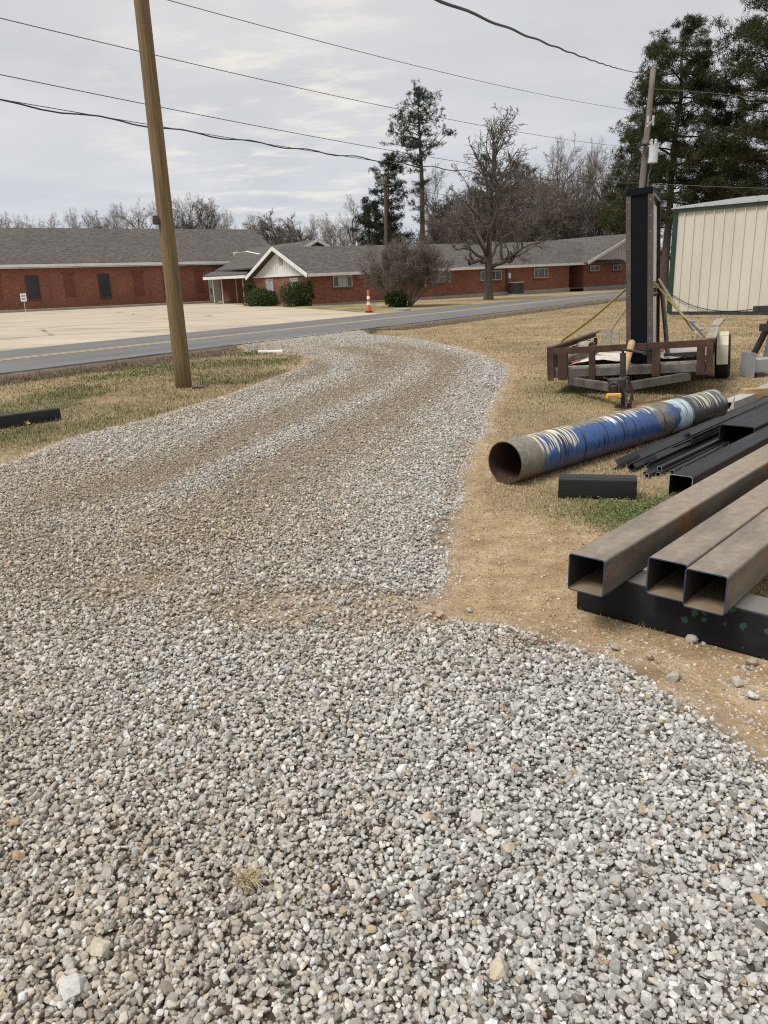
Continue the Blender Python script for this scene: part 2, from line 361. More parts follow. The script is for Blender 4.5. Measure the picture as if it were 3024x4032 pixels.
def shingle():
    m, nt, p = newmat('asphalt_shingle'); v = objco(nt); mp = objco(nt, (3.2, 9, 9))
    a = noise(nt, mp, .75, 4, .8); b = noise(nt, v, .35, 4)
    c = rampn(nt, a, [(.34, (.038, .033, .030)), (.5, (.084, .074, .067)), (.66, (.165, .148, .134))])
    c = mixc(nt, .6, c, rampn(nt, b, [(.3, (.75, .75, .76)), (.7, (1.15, 1.13, 1.1))]), 'MULTIPLY')
    nt.links.new(c, p.inputs['Base Color']); p.inputs['Roughness'].default_value = .95; bump(nt, p, a, .4, .02); return m
M['shingle'] = shingle()

# ------------------------------------------------------------------ terrain layout
RD = Vector((.556, .831)); RN = Vector((-.831, .556))          # the road runs along RD; RN points away from the yard
NEAR, FAR, MID = 14.75, 20.85, 17.78
GRAVEL = [(-3.48, 6.86), (-3.32, 8.11), (-2.76, 9.29), (-2.23, 10.9), (-1.76, 12.9), (-1.46, 14.59), (-1.43, 16.38), (-1.75, 17.4), (-2.2, 17.75),
          (-3.0, 19.2), (-3.7, 20.9), (-2.9, 22.3), (-0.6, 25.6), (-0.3, 23.4), (1.03, 20.79), (1.87, 17.24), (2.16, 15.01), (2.3, 13.69), (1.79, 11.28), (1.33, 9.23), (1.08, 7.78),
          (.9, 7.11), (.7, 6.2), (.55, 5.11), (.44, 4.51), (.35, 4.03), (.28, 3.57), (.25, 3.34), (.34, 3.21), (.54, 3.16), (.71, 2.99), (.91, 2.78),
          (1.04, 2.52), (1.12, 2.29), (1.19, 2.11), (1.9, 1.1), (3.2, -2.5), (-9, -2.5), (-9, 4.0)]
LOT = [(-60, 46.5), (-60, 50), (-33.5, 69.8), (-25.87, 74.6), (-20.24, 78.4), (-17.0, 79.5), (-13.01, 71.5), (-9.47, 61.72), (-3.99, 49.5), (-1.1, 41.41), (.3, 37.9), (1.1, 37.0)]
def sdist(x, y, poly):                      # signed distance, inside positive
    x = np.asarray(x, float); y = np.asarray(y, float); d = np.full(x.shape, 1e9); ins = np.zeros(x.shape, bool)
    for (ax, ay), (bx, by) in zip(poly, poly[1:]+poly[:1]):
        ex, ey = bx-ax, by-ay; t = np.clip(((x-ax)*ex+(y-ay)*ey)/(ex*ex+ey*ey), 0, 1)
        d = np.minimum(d, np.hypot(x-ax-t*ex, y-ay-t*ey))
        c = ((ay > y) != (by > y)); ins ^= c & (x < (bx-ax)*(y-ay)/((by-ay) if by != ay else 1e-9)+ax)
    return np.where(ins, d, -d)
def road_off(x, y):
    s = x*RD.x+y*RD.y; n = x*RN.x+y*RN.y
    return s, n+np.where(s > 44, .0028*(s-44)**2, 0)
def ss(v, a, b):
    t = np.clip((v-a)/(b-a), 0, 1); return t*t*(3-2*t)
def hgt(x, y):
    x = np.asarray(x, float); y = np.asarray(y, float); s, n = road_off(x, y)
    cross = ss(s, 13.9, 15.3)*(1-ss(s, 21.0, 22.5))          # the drive fills the ditch where it crosses
    prof = ss(n, 12.9, 13.7)*(1-ss(n, 13.95, 14.75))
    z = -.36*prof*(1-cross)
    z = z+.02*(fnoise(x, y, .6, 3)-.5)*(1-ss(n, 14.2, 14.7))
    g = sdist(x, y, GRAVEL)
    z = z+.03*ss(g, -.15, .3)*(1-ss(n, 13.5, 14.7))
    m = np.exp(-(((x-.55)/.6)**2+((y-2.3)/.8)**2)); z = z+.035*m*ss(g, -.05, .25)
    return z
def hz(x, y): return float(hgt(np.array([x]), np.array([y]))[0])

def axis(lo, hi, fine, a, b):
    v = [a]
    while v[-1] < b: v.append(v[-1]+fine)
    st = fine; x = v[-1]
    while x < hi: st *= 1.22; x += st; v.append(x)
    st = fine; x = a; pre = []
    while x > lo: st *= 1.22; x -= st; pre.append(x)
    return np.array(pre[::-1]+v)
gx = axis(-900, 900, .17, -11, 21); gy = axis(-200, 1500, .17, -2, 50)
X, Yg = np.meshgrid(gx, gy); Z = hgt(X, Yg)
W_, H_ = len(gx), len(gy)
ii = np.arange(W_*H_).reshape(H_, W_)
F = np.stack([ii[:-1, :-1], ii[:-1, 1:], ii[1:, 1:], ii[1:, :-1]], -1).reshape(-1, 4)
gd_ = sdist(X, Yg, GRAVEL)
s_, n_ = road_off(X, Yg)
nz = fnoise(X, Yg, .9, 1)
def dirtmask(x, y, g):
    q = fnoise(x, y, 1.3, 21)
    near = np.exp(-np.clip(-g, 0, 9)/.28)*ss(q, .25, .6)
    patch = np.clip(1-np.hypot((x-.85)/.75, (y-3.9)/1.35), 0, 1)*1.7
    patch2 = np.clip(1-np.hypot((x-1.5)/1.1, (y-2.2)/1.0), 0, 1)*1.8
    tr = np.exp(-((x-1.9-.10*(y-12))**2)/.5)*ss(y, 10.5, 12)*(1-ss(y, 15, 18))*.7
    left = np.exp(-np.clip(-g, 0, 9)/.12)*.7
    und = np.exp(-(((x-3.0)/.9)**2+((y-8.7)/.5)**2))*.75
    return np.clip(np.maximum.reduce([near*.9*(x > 0), patch*(.5+q), patch2*(.6+q), tr*q*1.5, left, und]), 0, 1)
def greenmask(x, y):
    q = fnoise(x, y, .8, 33)
    s, n = road_off(x, y)
    cl = np.exp(-(((x-1.75)/.55)**2+((y-4.7)/.38)**2))*1.1
    lf = ss(q, .36, .62)*.72*(x < 0)
    dt = ss(n, 12.9, 13.3)*(1-ss(n, 13.6, 14.1))*.8*(x < 0)
    tr = np.exp(-(((x-2.6)/1.3)**2+((y-10.0)/1.0)**2))*.5
    oak = np.exp(-(((x-7.9)/3.2)**2+((y-56)/2.5)**2))*.8+np.exp(-(((x-2.5)/2.5)**2+((y-47)/2.5)**2))*.9
    rt = ss(q, .55, .75)*.25*(x > 0)
    return np.clip(np.maximum.reduce([cl, lf, dt, tr*q*1.4, oak, rt]), 0, 1)
dm = dirtmask(X, Yg, gd_); gm = greenmask(X, Yg); vm = ss(gd_, -.08, .12)
dead = ss(n_, 13.4, 14.0)*(1-ss(n_, 14.6, 14.9))
me = bpy.data.meshes.new('ground'); P = np.stack([X, Yg, Z], -1).reshape(-1, 3)
ground = fastmesh('ground', P, F, bpy.data.materials.new('tmp'), nper=4, cols=np.stack([vm, dm, gm], -1).reshape(-1, 3))
ground.data.polygons.foreach_set('use_smooth', [True]*len(ground.data.polygons))
fin = np.clip(1.2*np.exp(-(((X+.30)/.55)**2+((Yg-3.36)/.24)**2))+np.exp(-(((X+.02)/.4)**2+((Yg-3.3)/.18)**2))+.8*np.exp(-(((X+1.32)/.4)**2+((Yg-3.75)/.27)**2))+.6*ss(Yg, 3.2, 6)+ss(-gd_, -.12, .05), 0, 1)
a = ground.data.attributes.new('fines', 'FLOAT', 'POINT'); a.data.foreach_set('value', fin.ravel().astype(np.float32))
a = ground.data.attributes.new('dead', 'FLOAT', 'POINT'); a.data.foreach_set('value', dead.ravel().astype(np.float32))
tag(ground, kind='structure')
def ground_mat():
    m, nt, p = newmat('ground_soil_and_lawn'); g = nd(nt, 'ShaderNodeNewGeometry'); v = g.outputs['Position']
    at = nd(nt, 'ShaderNodeAttribute', attribute_name='tint'); s = nd(nt, 'ShaderNodeSeparateColor'); nt.links.new(at.outputs['Color'], s.inputs[0])
    dd = nd(nt, 'ShaderNodeAttribute', attribute_name='dead')
    f1 = noise(nt, v, 40, 6, .7); f2 = noise(nt, v, 5, 6, .65); f3 = noise(nt, v, .45, 5, .6); f4 = noise(nt, v, 1.6, 6, .7, .4)
    straw = rampn(nt, f1, [(.3, (.205, .150, .080)), (.5, (.36, .275, .155)), (.7, (.50, .405, .26))])
    straw = mixc(nt, .75, straw, rampn(nt, f3, [(.34, (.62, .60, .58)), (.66, (1.18, 1.13, 1.05))]), 'MULTIPLY')
    straw = mixc(nt, mth(nt, 'MULTIPLY', sstep(nt, f4, .5, .68), .55), straw, (.135, .088, .045))
    green = rampn(nt, f1, [(.3, (.035, .055, .014)), (.7, (.11, .14, .045))])
    base = mixc(nt, mth(nt, 'MULTIPLY', s.outputs[2], mth(nt, 'ADD', f2, .25), clamp=True), straw, green)
    deadc = rampn(nt, f1, [(.3, (.05, .037, .027)), (.7, (.20, .15, .11))])
    base = mixc(nt, mth(nt, 'MULTIPLY', dd.outputs['Fac'], .85), base, deadc)
    dirt = rampn(nt, f2, [(.3, (.235, .155, .082)), (.52, (.40, .285, .165)), (.72, (.53, .405, .26))])
    dirt = mixc(nt, .5, dirt, rampn(nt, f1, [(.3, (.6, .58, .55)), (.7, (1.25, 1.22, 1.2))]), 'MULTIPLY')
    base = mixc(nt, sstep(nt, mth(nt, 'ADD', s.outputs[1], mth(nt, 'MULTIPLY', mth(nt, 'SUBTRACT', f2, .5), .9)), .25, .6), base, dirt)
    grav = rampn(nt, f2, [(.3, (.27, .19, .115)), (.55, (.40, .30, .19)), (.75, (.50, .395, .27))])
    vor = nd(nt, 'ShaderNodeTexVoronoi'); vor.inputs['Scale'].default_value = 34; nt.links.new(v, vor.inputs['Vector'])
    sep = nd(nt, 'ShaderNodeSeparateColor'); nt.links.new(vor.outputs['Color'], sep.inputs[0])
    grav = mixc(nt, .25, grav, rampn(nt, sep.outputs[0], [(0, (.10, .09, .08)), (1, (.42, .40, .37))]))
    fi = nd(nt, 'ShaderNodeAttribute', attribute_name='fines'); grav = mixc(nt, fi.outputs['Fac'], rampn(nt, f2, [(.3, (.05, .04, .03)), (.7, (.11, .088, .064))]), grav)
    base = mixc(nt, s.outputs[0], base, grav)
    nt.links.new(base, p.inputs['Base Color']); p.inputs['Roughness'].default_value = .95; p.inputs['Specular IOR Level'].default_value = .15
    bump(nt, p, mth(nt, 'ADD', mth(nt, 'MULTIPLY', f1, .6), mth(nt, 'MULTIPLY', f2, 1.4)), .7, .03); return m
M['ground'] = ground_mat(); ground.data.materials[0] = M['ground']

# road, painted lines, parking lot, kerb
def strip(name, offs, z, mat, s0=-40, s1=260, step=2.0, jag=0.0):
    n = int((s1-s0)/step)+1; vs = []; fs = []
    for i in range(n):
        s = s0+i*step; b = .0028*max(0, s-44)**2
        for k, o in enumerate(offs):
            oo = o-b+(random.uniform(-jag, jag) if k in (0, len(offs)-1) else 0)
            vs.append((s*RD.x+oo*RN.x, s*RD.y+oo*RN.y, z if not callable(z) else z(k)))
    m = len(offs)
    for i in range(n-1):
        for k in range(m-1): a = i*m+k; fs.append((a, a+m, a+m+1, a+1))
    mb = MB(); mb.add(vs, fs); return mb.build(name, mat)
random.seed(3)
def asphalt():
    m, nt, p = newmat('asphalt'); g = nd(nt, 'ShaderNodeNewGeometry'); v = g.outputs['Position']
    mp = nd(nt, 'ShaderNodeMapping'); mp.inputs['Rotation'].default_value = (0, 0, -math.atan2(RD.y, RD.x)); mp.inputs['Scale'].default_value = (.06, 1, 1); 
    r2 = nd(nt, 'ShaderNodeMapping'); r2.inputs['Rotation'].default_value = (0, 0, -math.atan2(RD.y, RD.x)); nt.links.new(v, r2.inputs[0])
    mp.inputs['Rotation'].default_value = (0, 0, 0); nt.links.new(r2.outputs[0], mp.inputs[0])
    a = noise(nt, mp.outputs[0], 1.1, 5, .6); b = noise(nt, v, 60, 4, .7); c_ = noise(nt, v, .5, 5)
    c = rampn(nt, a, [(.3, (.108, .106, .104)), (.7, (.165, .163, .160))])
    c = mixc(nt, .5, c, rampn(nt, b, [(.3, (.7, .7, .7)), (.7, (1.25, 1.25, 1.25))]), 'MULTIPLY')
    c = mixc(nt, .5, c, rampn(nt, c_, [(.3, (.82, .82, .82)), (.7, (1.12, 1.12, 1.12))]), 'MULTIPLY')
    nt.links.new(c, p.inputs['Base Color']); p.inputs['Roughness'].default_value = .85; bump(nt, p, b, .3, .01); return m
M['asphalt'] = asphalt()
tag(strip('road', [NEAR, NEAR+.02, NEAR+.45, MID, FAR], lambda k: -.03 if k == 0 else .03, M['asphalt'], step=1.0, jag=.025), kind='structure')
def linepaint():
    m, nt, p = newmat('worn_yellow_paint'); g = nd(nt, 'ShaderNodeNewGeometry'); v = g.outputs['Position']
    c = rampn(nt, noise(nt, v, 9, 5, .7), [(.26, (.22, .19, .13)), (.38, (.50, .38, .17)), (.7, (.60, .47, .24))])
    nt.links.new(c, p.inputs['Base Color']); p.inputs['Roughness'].default_value = .8; return m
M['ypaint'] = linepaint()
for i, o in enumerate((MID-.19, MID+.07)):
    tag(strip('road_marking', [o, o+.125], .036, M['ypaint']), kind='structure')
def lotmat():
    m, nt, p = newmat('old_concrete_paving'); g = nd(nt, 'ShaderNodeNewGeometry'); v = g.outputs['Position']
    mp = nd(nt, 'ShaderNodeMapping'); mp.inputs['Rotation'].default_value = (0, 0, -.6); mp.inputs['Scale'].default_value = (.35, 1, 1); nt.links.new(v, mp.inputs[0])
    a = noise(nt, mp.outputs[0], .55, 7, .68, .5); b = noise(nt, v, 6, 5, .7)
    c = rampn(nt, a, [(.28, (.27, .215, .15)), (.48, (.43, .36, .265)), (.72, (.55, .475, .365))])
    c = mixc(nt, .4, c, rampn(nt, b, [(.3, (.8, .78, .75)), (.7, (1.12, 1.1, 1.08))]), 'MULTIPLY')
    sp = nd(nt, 'ShaderNodeMapping'); sp.inputs['Rotation'].default_value = (0, 0, -.6); nt.links.new(v, sp.inputs[0])
    dv = nd(nt, 'ShaderNodeTexVoronoi', feature='DISTANCE_TO_EDGE'); dv.inputs['Scale'].default_value = .13
    wob = mixc(nt, .92, noise(nt, v, .5, 4), sp.outputs[0]); nt.links.new(wob, dv.inputs['Vector'])
    ck = sstep(nt, dv.outputs[0], .004, .016, 1, 0); ck = mth(nt, 'MULTIPLY', ck, sstep(nt, noise(nt, v, .22, 3), .42, .6))
    c = mixc(nt, mth(nt, 'MULTIPLY', ck, .8), c, (.10, .08, .05))
    nt.links.new(c, p.inputs['Base Color']); p.inputs['Roughness'].default_value = .9; return m
M['lot'] = lotmat()
mb = MB()
edge = []
for s in np.linspace(-6, 31.5, 40):
    o = FAR-.03; edge.append((s*RD.x+o*RN.x, s*RD.y+o*RN.y))
poly = LOT[1:]+[e for e in edge[::-1]]
mb.add([(x, y, .014) for x, y in poly], [tuple(range(len(poly)))]); lot = mb.build('parking_lot', M['lot']); tag(lot, kind='structure')
import bmesh
bm = bmesh.new(); bm.from_mesh(lot.data); bmesh.ops.triangulate(bm, faces=bm.faces); bm.to_mesh(lot.data); bm.free()

# ------------------------------------------------------------------ gravel: one mass of crushed stone
def stonemat():
    m, nt, p = newmat('crushed_limestone'); at = nd(nt, 'ShaderNodeAttribute', attribute_name='stone_tint'); at.attribute_type = 'INSTANCER'
    g = nd(nt, 'ShaderNodeNewGeometry'); f = noise(nt, g.outputs['Position'], 95, 4, .65); f2 = noise(nt, g.outputs['Position'], 320, 3, .7)
    c = mixc(nt, .85, at.outputs['Color'], rampn(nt, f, [(.3, (.74, .72, .69)), (.7, (1.16, 1.16, 1.16))]), 'MULTIPLY')
    nt.links.new(c, p.inputs['Base Color']); p.inputs['Roughness'].default_value = .9; p.inputs['Specular IOR Level'].default_value = .2
    bump(nt, p, f2, .25, .002); return m
M['stone'] = stonemat()
def gravel_nodes(nvar=16):
    ng = bpy.data.node_groups.new('gravel_scatter', 'GeometryNodeTree')
    ng.interface.new_socket('Geometry', in_out='INPUT', socket_type='NodeSocketGeometry'); ng.interface.new_socket('Geometry', in_out='OUTPUT', socket_type='NodeSocketGeometry')
    N = lambda t, **k: nd(ng, t, **k); L = ng.links.new
    gi, go = N('NodeGroupInput'), N('NodeGroupOutput'); g2i = N('GeometryNodeGeometryToInstance')
    for k in range(nvar):
        ic = N('GeometryNodeMeshIcoSphere'); ic.inputs['Radius'].default_value = 1; ic.inputs['Subdivisions'].default_value = 2
        rv = N('FunctionNodeRandomValue', data_type='FLOAT_VECTOR'); rv.inputs[0].default_value = (-.5, -.5, -.5); rv.inputs[1].default_value = (.5, .5, .5); rv.inputs['Seed'].default_value = 11+k*7
        sp = N('GeometryNodeSetPosition'); ch = N('GeometryNodeConvexHull'); sm = N('GeometryNodeSetMaterial'); sm.inputs['Material'].default_value = M['stone']
        L(ic.outputs['Mesh'], sp.inputs['Geometry']); L(rv.outputs[0], sp.inputs['Offset']); L(sp.outputs[0], ch.inputs[0]); L(ch.outputs[0], sm.inputs[0]); L(sm.outputs[0], g2i.inputs[0])
    na = {}
    for nm, t in (('rot', 'FLOAT_VECTOR'), ('scl', 'FLOAT_VECTOR'), ('pick', 'INT')):
        n = N('GeometryNodeInputNamedAttribute', data_type=t); n.inputs[0].default_value = nm; na[nm] = n.outputs[0]
    e2r = N('FunctionNodeEulerToRotation'); L(na['rot'], e2r.inputs[0])
    ip = N('GeometryNodeInstanceOnPoints'); ip.inputs['Pick Instance'].default_value = True
    L(gi.outputs[0], ip.inputs['Points']); L(g2i.outputs[0], ip.inputs['Instance']); L(na['pick'], ip.inputs['Instance Index']); L(e2r.outputs[0], ip.inputs['Rotation']); L(na['scl'], ip.inputs['Scale'])
    L(ip.outputs[0], go.inputs[0]); return ng
rng = np.random.default_rng(5)
def wedge_points(dens, y0, y1, mar=.9):
    out = []; y = y0
    while y < y1:
        dy = max(.15, y*.08); w = .60*(y+dy)+mar; n = rng.poisson(dens(y+dy/2)*2*w*dy)
        out.append(np.stack([rng.uniform(-w, w, n), rng.uniform(y, y+dy, n)], -1)); y += dy
    return np.concatenate(out)
def pline(x, y, P, w):
    d = np.full(x.shape, 1e9); P = [G(a*1.2658, 1300+b*1.2658) for a, b in P]
    for p_, q_ in zip(P, P[1:]):
        ex, ey = q_.x-p_.x, q_.y-p_.y; t = np.clip(((x-p_.x)*ex+(y-p_.y)*ey)/(ex*ex+ey*ey), 0, 1); d = np.minimum(d, np.hypot(x-p_.x-t*ex, y-p_.y-t*ey))
    return np.exp(-(d/w)**2)
RIDGES = [([(880, 48), (1000, 70), (1085, 100), (1040, 155), (880, 210), (740, 262), (600, 310)], .22), ([(1130, 38), (1290, 65), (1330, 105), (1285, 165), (1180, 215), (1060, 270), (930, 325), (800, 390), (680, 445), (560, 520)], .20),
          ([(1350, 48), (1440, 78), (1470, 112), (1440, 160), (1380, 220), (1310, 300)], .17), ([(1500, 95), (1530, 130), (1500, 180)], .13)]
TRACKS = [([(1200, 50), (1390, 90), (1395, 130), (1330, 190), (1200, 275), (1050, 350), (900, 435), (780, 520), (640, 610), (500, 700), (380, 790)], .42), ([(1080, 60), (1210, 90), (1160, 160), (1000, 232), (800, 315), (600, 405), (420, 485), (230, 540)], .36), ([(-40, 640), (60, 700), (120, 800)], .28), ([(900, 80), (1010, 120), (900, 170)], .2)]
def layer(dens, mu, sg, lift):
    pts = wedge_points(dens, .8, 27)
    x, y = pts[:, 0], pts[:, 1]; g = sdist(x, y, GRAVEL); s, n = road_off(x, y)
    edge_n = (fnoise(x, y, 1.6, 8)-.5)*.50+(fnoise(x, y, 8, 9)-.5)*.14
    pin = ss(g+edge_n, -.16, .22)
    bare = np.clip(1.35*np.exp(-(((x+.32)/.62)**2+((y-3.38)/.22)**2))+.9*np.exp(-(((x+.02)/.35)**2+((y-3.3)/.13)**2))+.7*np.exp(-(((x+1.32)/.35)**2+((y-3.75)/.22)**2))+.7*np.exp(-(((x-.55)/.2)**2+((y-2.9)/.12)**2)), 0, 1)
    bare = np.clip(bare*(.05+1.5*fnoise(x, y, 5.0, 40)), 0, .78)
    track = np.maximum.reduce([pline(x, y, P, w) for P, w in TRACKS])*(.45+.9*fnoise(x, y, .9, 44)); ridge = np.maximum.reduce([pline(x, y, P, w) for P, w in RIDGES])*(.35+.9*fnoise(x, y, 1.1, 45))
    spill = np.clip(.06+.30*np.exp(-np.clip(-g, 0, 9)/.14)+.40*np.exp(-(((x-1.45)/.75)**2+((y-2.15)/.5)**2)), 0, 1)*(1-ss(-g, 1.0, 2.2))*(x > 0)*(y < 7.5)
    left_spill = .12*np.exp(-np.clip(-g, 0, 9)/.15)
    prob = np.maximum.reduce([pin*(1-bare)*(1-(.30 if lift else .10)*np.clip(track, 0, 1)), spill*.5*(g < .1), left_spill*(g < .1)])
    prob *= 1-ss(n, 14.6, 15.6)
    k = rng.random(len(x)) < prob; x, y, g, n = x[k], y[k], g[k], n[k]; N_ = len(x); bare, track, ridge = bare[k], np.clip(track[k], 0, 1)*ss(y, 3.0, 6.5), np.clip(ridge[k], 0, 1)*ss(y, 3.5, 6)
    size = np.clip(rng.lognormal(math.log(mu), sg, N_), .003, .021)*(1+.30*ss(np.hypot(x, y), 4, 14)); loose = g < 0
    size[loose] *= .75; size *= 1-.22*track*(y > 3)
    z = np.where(n > 14.7, .03, hgt(x, y))+size*rng.uniform(-.1, .4, N_)+(rng.uniform(.003, .016, N_) if lift else -.003)*(g > .05)+.02*ridge
    warm = np.clip(.40+.12*ss(y, 3.0, 4.5)+.85*(fnoise(x, y, .6, 12)-.5)+.50*track+.7*bare-.24*ridge-.55*np.exp(-(((x-.75)/.75)**2+((y-2.0)/1.05)**2))-.26*np.exp(-((g-.25)/.45)**2)*(y > 3.2)*(x > -.5), 0, 1)
    warm = np.where(loose, np.clip(warm+.3, 0, 1), warm); brt = (1-.13*track+.08*ridge)*np.where(y > 6, 1.0, 1.0)
    return x, y, z, size, warm, brt
def lerp(a, b, t): return np.asarray(a)[None]*(1-t)[:, None]+np.asarray(b)[None]*t[:, None]
La = layer(lambda d: 9600 if d < 3.2 else max(2500, 9600*(3.2/d)**1.0), .0053, .26, 0)
Lb = layer(lambda d: 5200 if d < 3.2 else max(1100, 5200*(3.2/d)**1.02), .0058, .28, 1)
x, y, z, size, warm, brt = [np.concatenate(c) for c in zip(La, Lb)]; N_ = len(x)
def crumbs():
    pts = wedge_points(lambda d: 2600 if d < 5 else 900, 1.6, 8.5); x, y = pts[:, 0], pts[:, 1]; g = sdist(x, y, GRAVEL); k = (g < .02) & (x > 0) & (rng.random(len(x)) < dirtmask(x, y, g)*.55*fnoise(x, y, 4, 90))
    return x[k], y[k]
xc_, yc_ = crumbs(); nc = len(xc_); sc_ = rng.uniform(.0016, .0052, nc); zc_ = hgt(xc_, yc_)+sc_*.25
x, y, z, size, warm, brt = [np.concatenate([a, b]) for a, b in ((x, xc_), (y, yc_), (z, zc_), (size, sc_), (warm, np.full(nc, .9)), (brt, np.ones(nc)))]; crumb = np.arange(len(x)) >= N_; N_ = len(x)
scl = np.stack([size*rng.uniform(.9, 1.4, N_), size*rng.uniform(.75, 1.1, N_), size*rng.uniform(.5, .95, N_)], -1)
rot = np.stack([rng.normal(0, .5, N_), rng.normal(0, .5, N_), rng.uniform(0, 6.28, N_)], -1)
base = lerp((.445, .438, .415), (.375, .312, .228), np.clip(warm+rng.normal(0, .2, N_), 0, 1))
base = base*(rng.lognormal(0, .23, N_)*brt)[:, None]
sp_ = rng.random(N_)
base[sp_ < .003] = (.37, .26, .17); base[(sp_ > .02) & (sp_ < .045)] = (.38, .31, .21); base[(sp_ > .07) & (sp_ < .10)] = (.56, .55, .52); base[(sp_ > .10) & (sp_ < .16)] = (.20, .185, .16)
earth = crumb | ((warm > .55) & (sdist(x, y, GRAVEL) < -.04) & (rng.random(N_) < .5)); ec = lerp((.25, .175, .105), (.50, .40, .28), rng.random(N_)); base[earth] = ec[earth]
base = np.clip(base, .06, .68)
BIGST = [(1958, 3893, .024, (.46, .40, .30)), (1685, 3278, .017, (.44, .37, .28)), (1735, 2447, .021, (.40, .27, .20)), (405, 3792, .026, (.46, .42, .33)), (2985, 3620, .019, (.36, .28, .18)), (1998, 3410, .020, (.42, .37, .29)), (72, 3290, .018, (.40, .29, .19)), (85, 3420, .017, (.40, .28, .18)), (300, 3960, .028, (.50, .485, .45)),
         (2725, 2530, .022, (.40, .37, .32)), (2650, 2680, .024, (.36, .33, .28)), (2900, 2700, .022, (.42, .39, .33)), (2960, 2750, .018, (.50, .49, .46)), (2560, 2600, .016, (.34, .29, .22)), (2960, 2620, .020, (.33, .28, .21)), (1850, 2410, .014, (.40, .38, .34)), (1660, 2330, .013, (.42, .4, .37)), (2420, 2560, .018, (.37, .33, .26))]
bq_ = [G(a, b) for a, b, c, d in BIGST]; nb = len(BIGST); bs_ = np.array([c for a, b, c, d in BIGST])
x = np.concatenate([x, [q.x for q in bq_]]); y = np.concatenate([y, [q.y for q in bq_]]); z = np.concatenate([z, [hz(q.x, q.y)+.006+.5*s for q, s in zip(bq_, bs_)]])
scl = np.concatenate([scl, np.stack([bs_, bs_*.8, bs_*.62], -1)]); rot = np.concatenate([rot, np.stack([rng.normal(0, .2, nb), rng.normal(0, .2, nb), rng.uniform(0, 6, nb)], -1)]); base = np.concatenate([base, np.array([d for a, b, c, d in BIGST])]); N_ += nb
me = bpy.data.meshes.new('gravel'); me.vertices.add(N_); me.vertices.foreach_set('co', np.stack([x, y, z], -1).astype(np.float32).ravel())
for nm, t, arr, f in (('rot', 'FLOAT_VECTOR', rot, 'vector'), ('scl', 'FLOAT_VECTOR', scl, 'vector')):
    me.attributes.new(nm, t, 'POINT').data.foreach_set(f, arr.astype(np.float32).ravel())
me.attributes.new('pick', 'INT', 'POINT').data.foreach_set('value', rng.integers(0, 16, N_).astype(np.int32))
c4 = np.ones((N_, 4), np.float32); c4[:, :3] = base; me.attributes.new('stone_tint', 'FLOAT_COLOR', 'POINT').data.foreach_set('color', c4.ravel())
me.materials.append(M['stone'])
gravel = bpy.data.objects.new('gravel', me); COL.objects.link(gravel); tag(gravel, kind='stuff')
gravel.modifiers.new('scatter', 'NODES').node_group = gravel_nodes()
print('stones', N_)

# ------------------------------------------------------------------ grass blades
def blades(name, x, y, hgt_, wid, tilt, col):
    n = len(x); az = rng.uniform(0, 6.283, n); t = tilt; zz = np.where(True, hgt(x, y), 0)
    dx, dy = np.cos(az), np.sin(az); lx, ly = -dy, dx
    b = np.stack([x, y, zz-.004], -1); side = np.stack([lx, ly, 0*x], -1)*(wid/2)[:, None]
    tip = b+np.stack([dx*np.sin(t), dy*np.sin(t), np.cos(t)], -1)*hgt_[:, None]
    mid = b+np.stack([dx*np.sin(t*.6), dy*np.sin(t*.6), np.cos(t*.6)], -1)*(hgt_*.55)[:, None]
    V = np.stack([b-side, b+side, mid-side*.75, mid+side*.75, tip], 1).reshape(-1, 3)
    i = np.arange(n)[:, None]*5
    Fq = np.concatenate([i+np.array([[0, 1, 3]]), i+np.array([[0, 3, 2]]), i+np.array([[2, 3, 4]])], 1).reshape(-1, 3)
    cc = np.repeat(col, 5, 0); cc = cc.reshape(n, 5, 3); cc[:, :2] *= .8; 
    return fastmesh(name, V, Fq, M['grass'], cols=cc.reshape(-1, 3))
pts = wedge_points(lambda d: 5200 if d < 5 else max(260, 5200*(5/d)**1.85), 3.0, 48, .8)
x, y = pts[:, 0], pts[:, 1]; g = sdist(x, y, GRAVEL); s, n = road_off(x, y)
dmk = dirtmask(x, y, g); cov = (1-ss(g, -.16, .02))*(1-np.clip(dmk*1.15, 0, .91))*(n < 14.55)
cov *= .35+.65*ss(fnoise(x, y, 1.1, 70), .22, .5)
k = rng.random(len(x)) < cov; x, y, n = x[k], y[k], n[k]; N_ = len(x); d = np.hypot(x, y)
gmk = greenmask(x, y); isg = rng.random(N_) < gmk*.95
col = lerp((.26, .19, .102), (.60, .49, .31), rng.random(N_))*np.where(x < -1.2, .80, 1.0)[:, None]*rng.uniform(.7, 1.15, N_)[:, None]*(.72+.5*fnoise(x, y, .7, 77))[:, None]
gc = lerp((.045, .07, .016), (.145, .18, .055), rng.random(N_)); col[isg] = gc[isg]
dk = (n > 13.3); mixd = dk & (~isg | (n > 14.0)); dc = lerp((.085, .065, .05), (.30, .235, .18), rng.random(N_)); col[mixd] = dc[mixd]
hh = rng.uniform(.018, .055, N_)*(1+1.1*dk)*(1+.35*(x < 0)); wd = rng.uniform(.0022, .0042, N_)*(1+ss(d, 4, 20)*3.6)
tl = np.abs(rng.normal(1.0, .45, N_)); tl[isg] *= .6
lawn = blades('lawn_grass', x, y, hh, wd, np.clip(tl, 0, 1.5), col); tag(lawn, kind='stuff'); print('blades', N_)
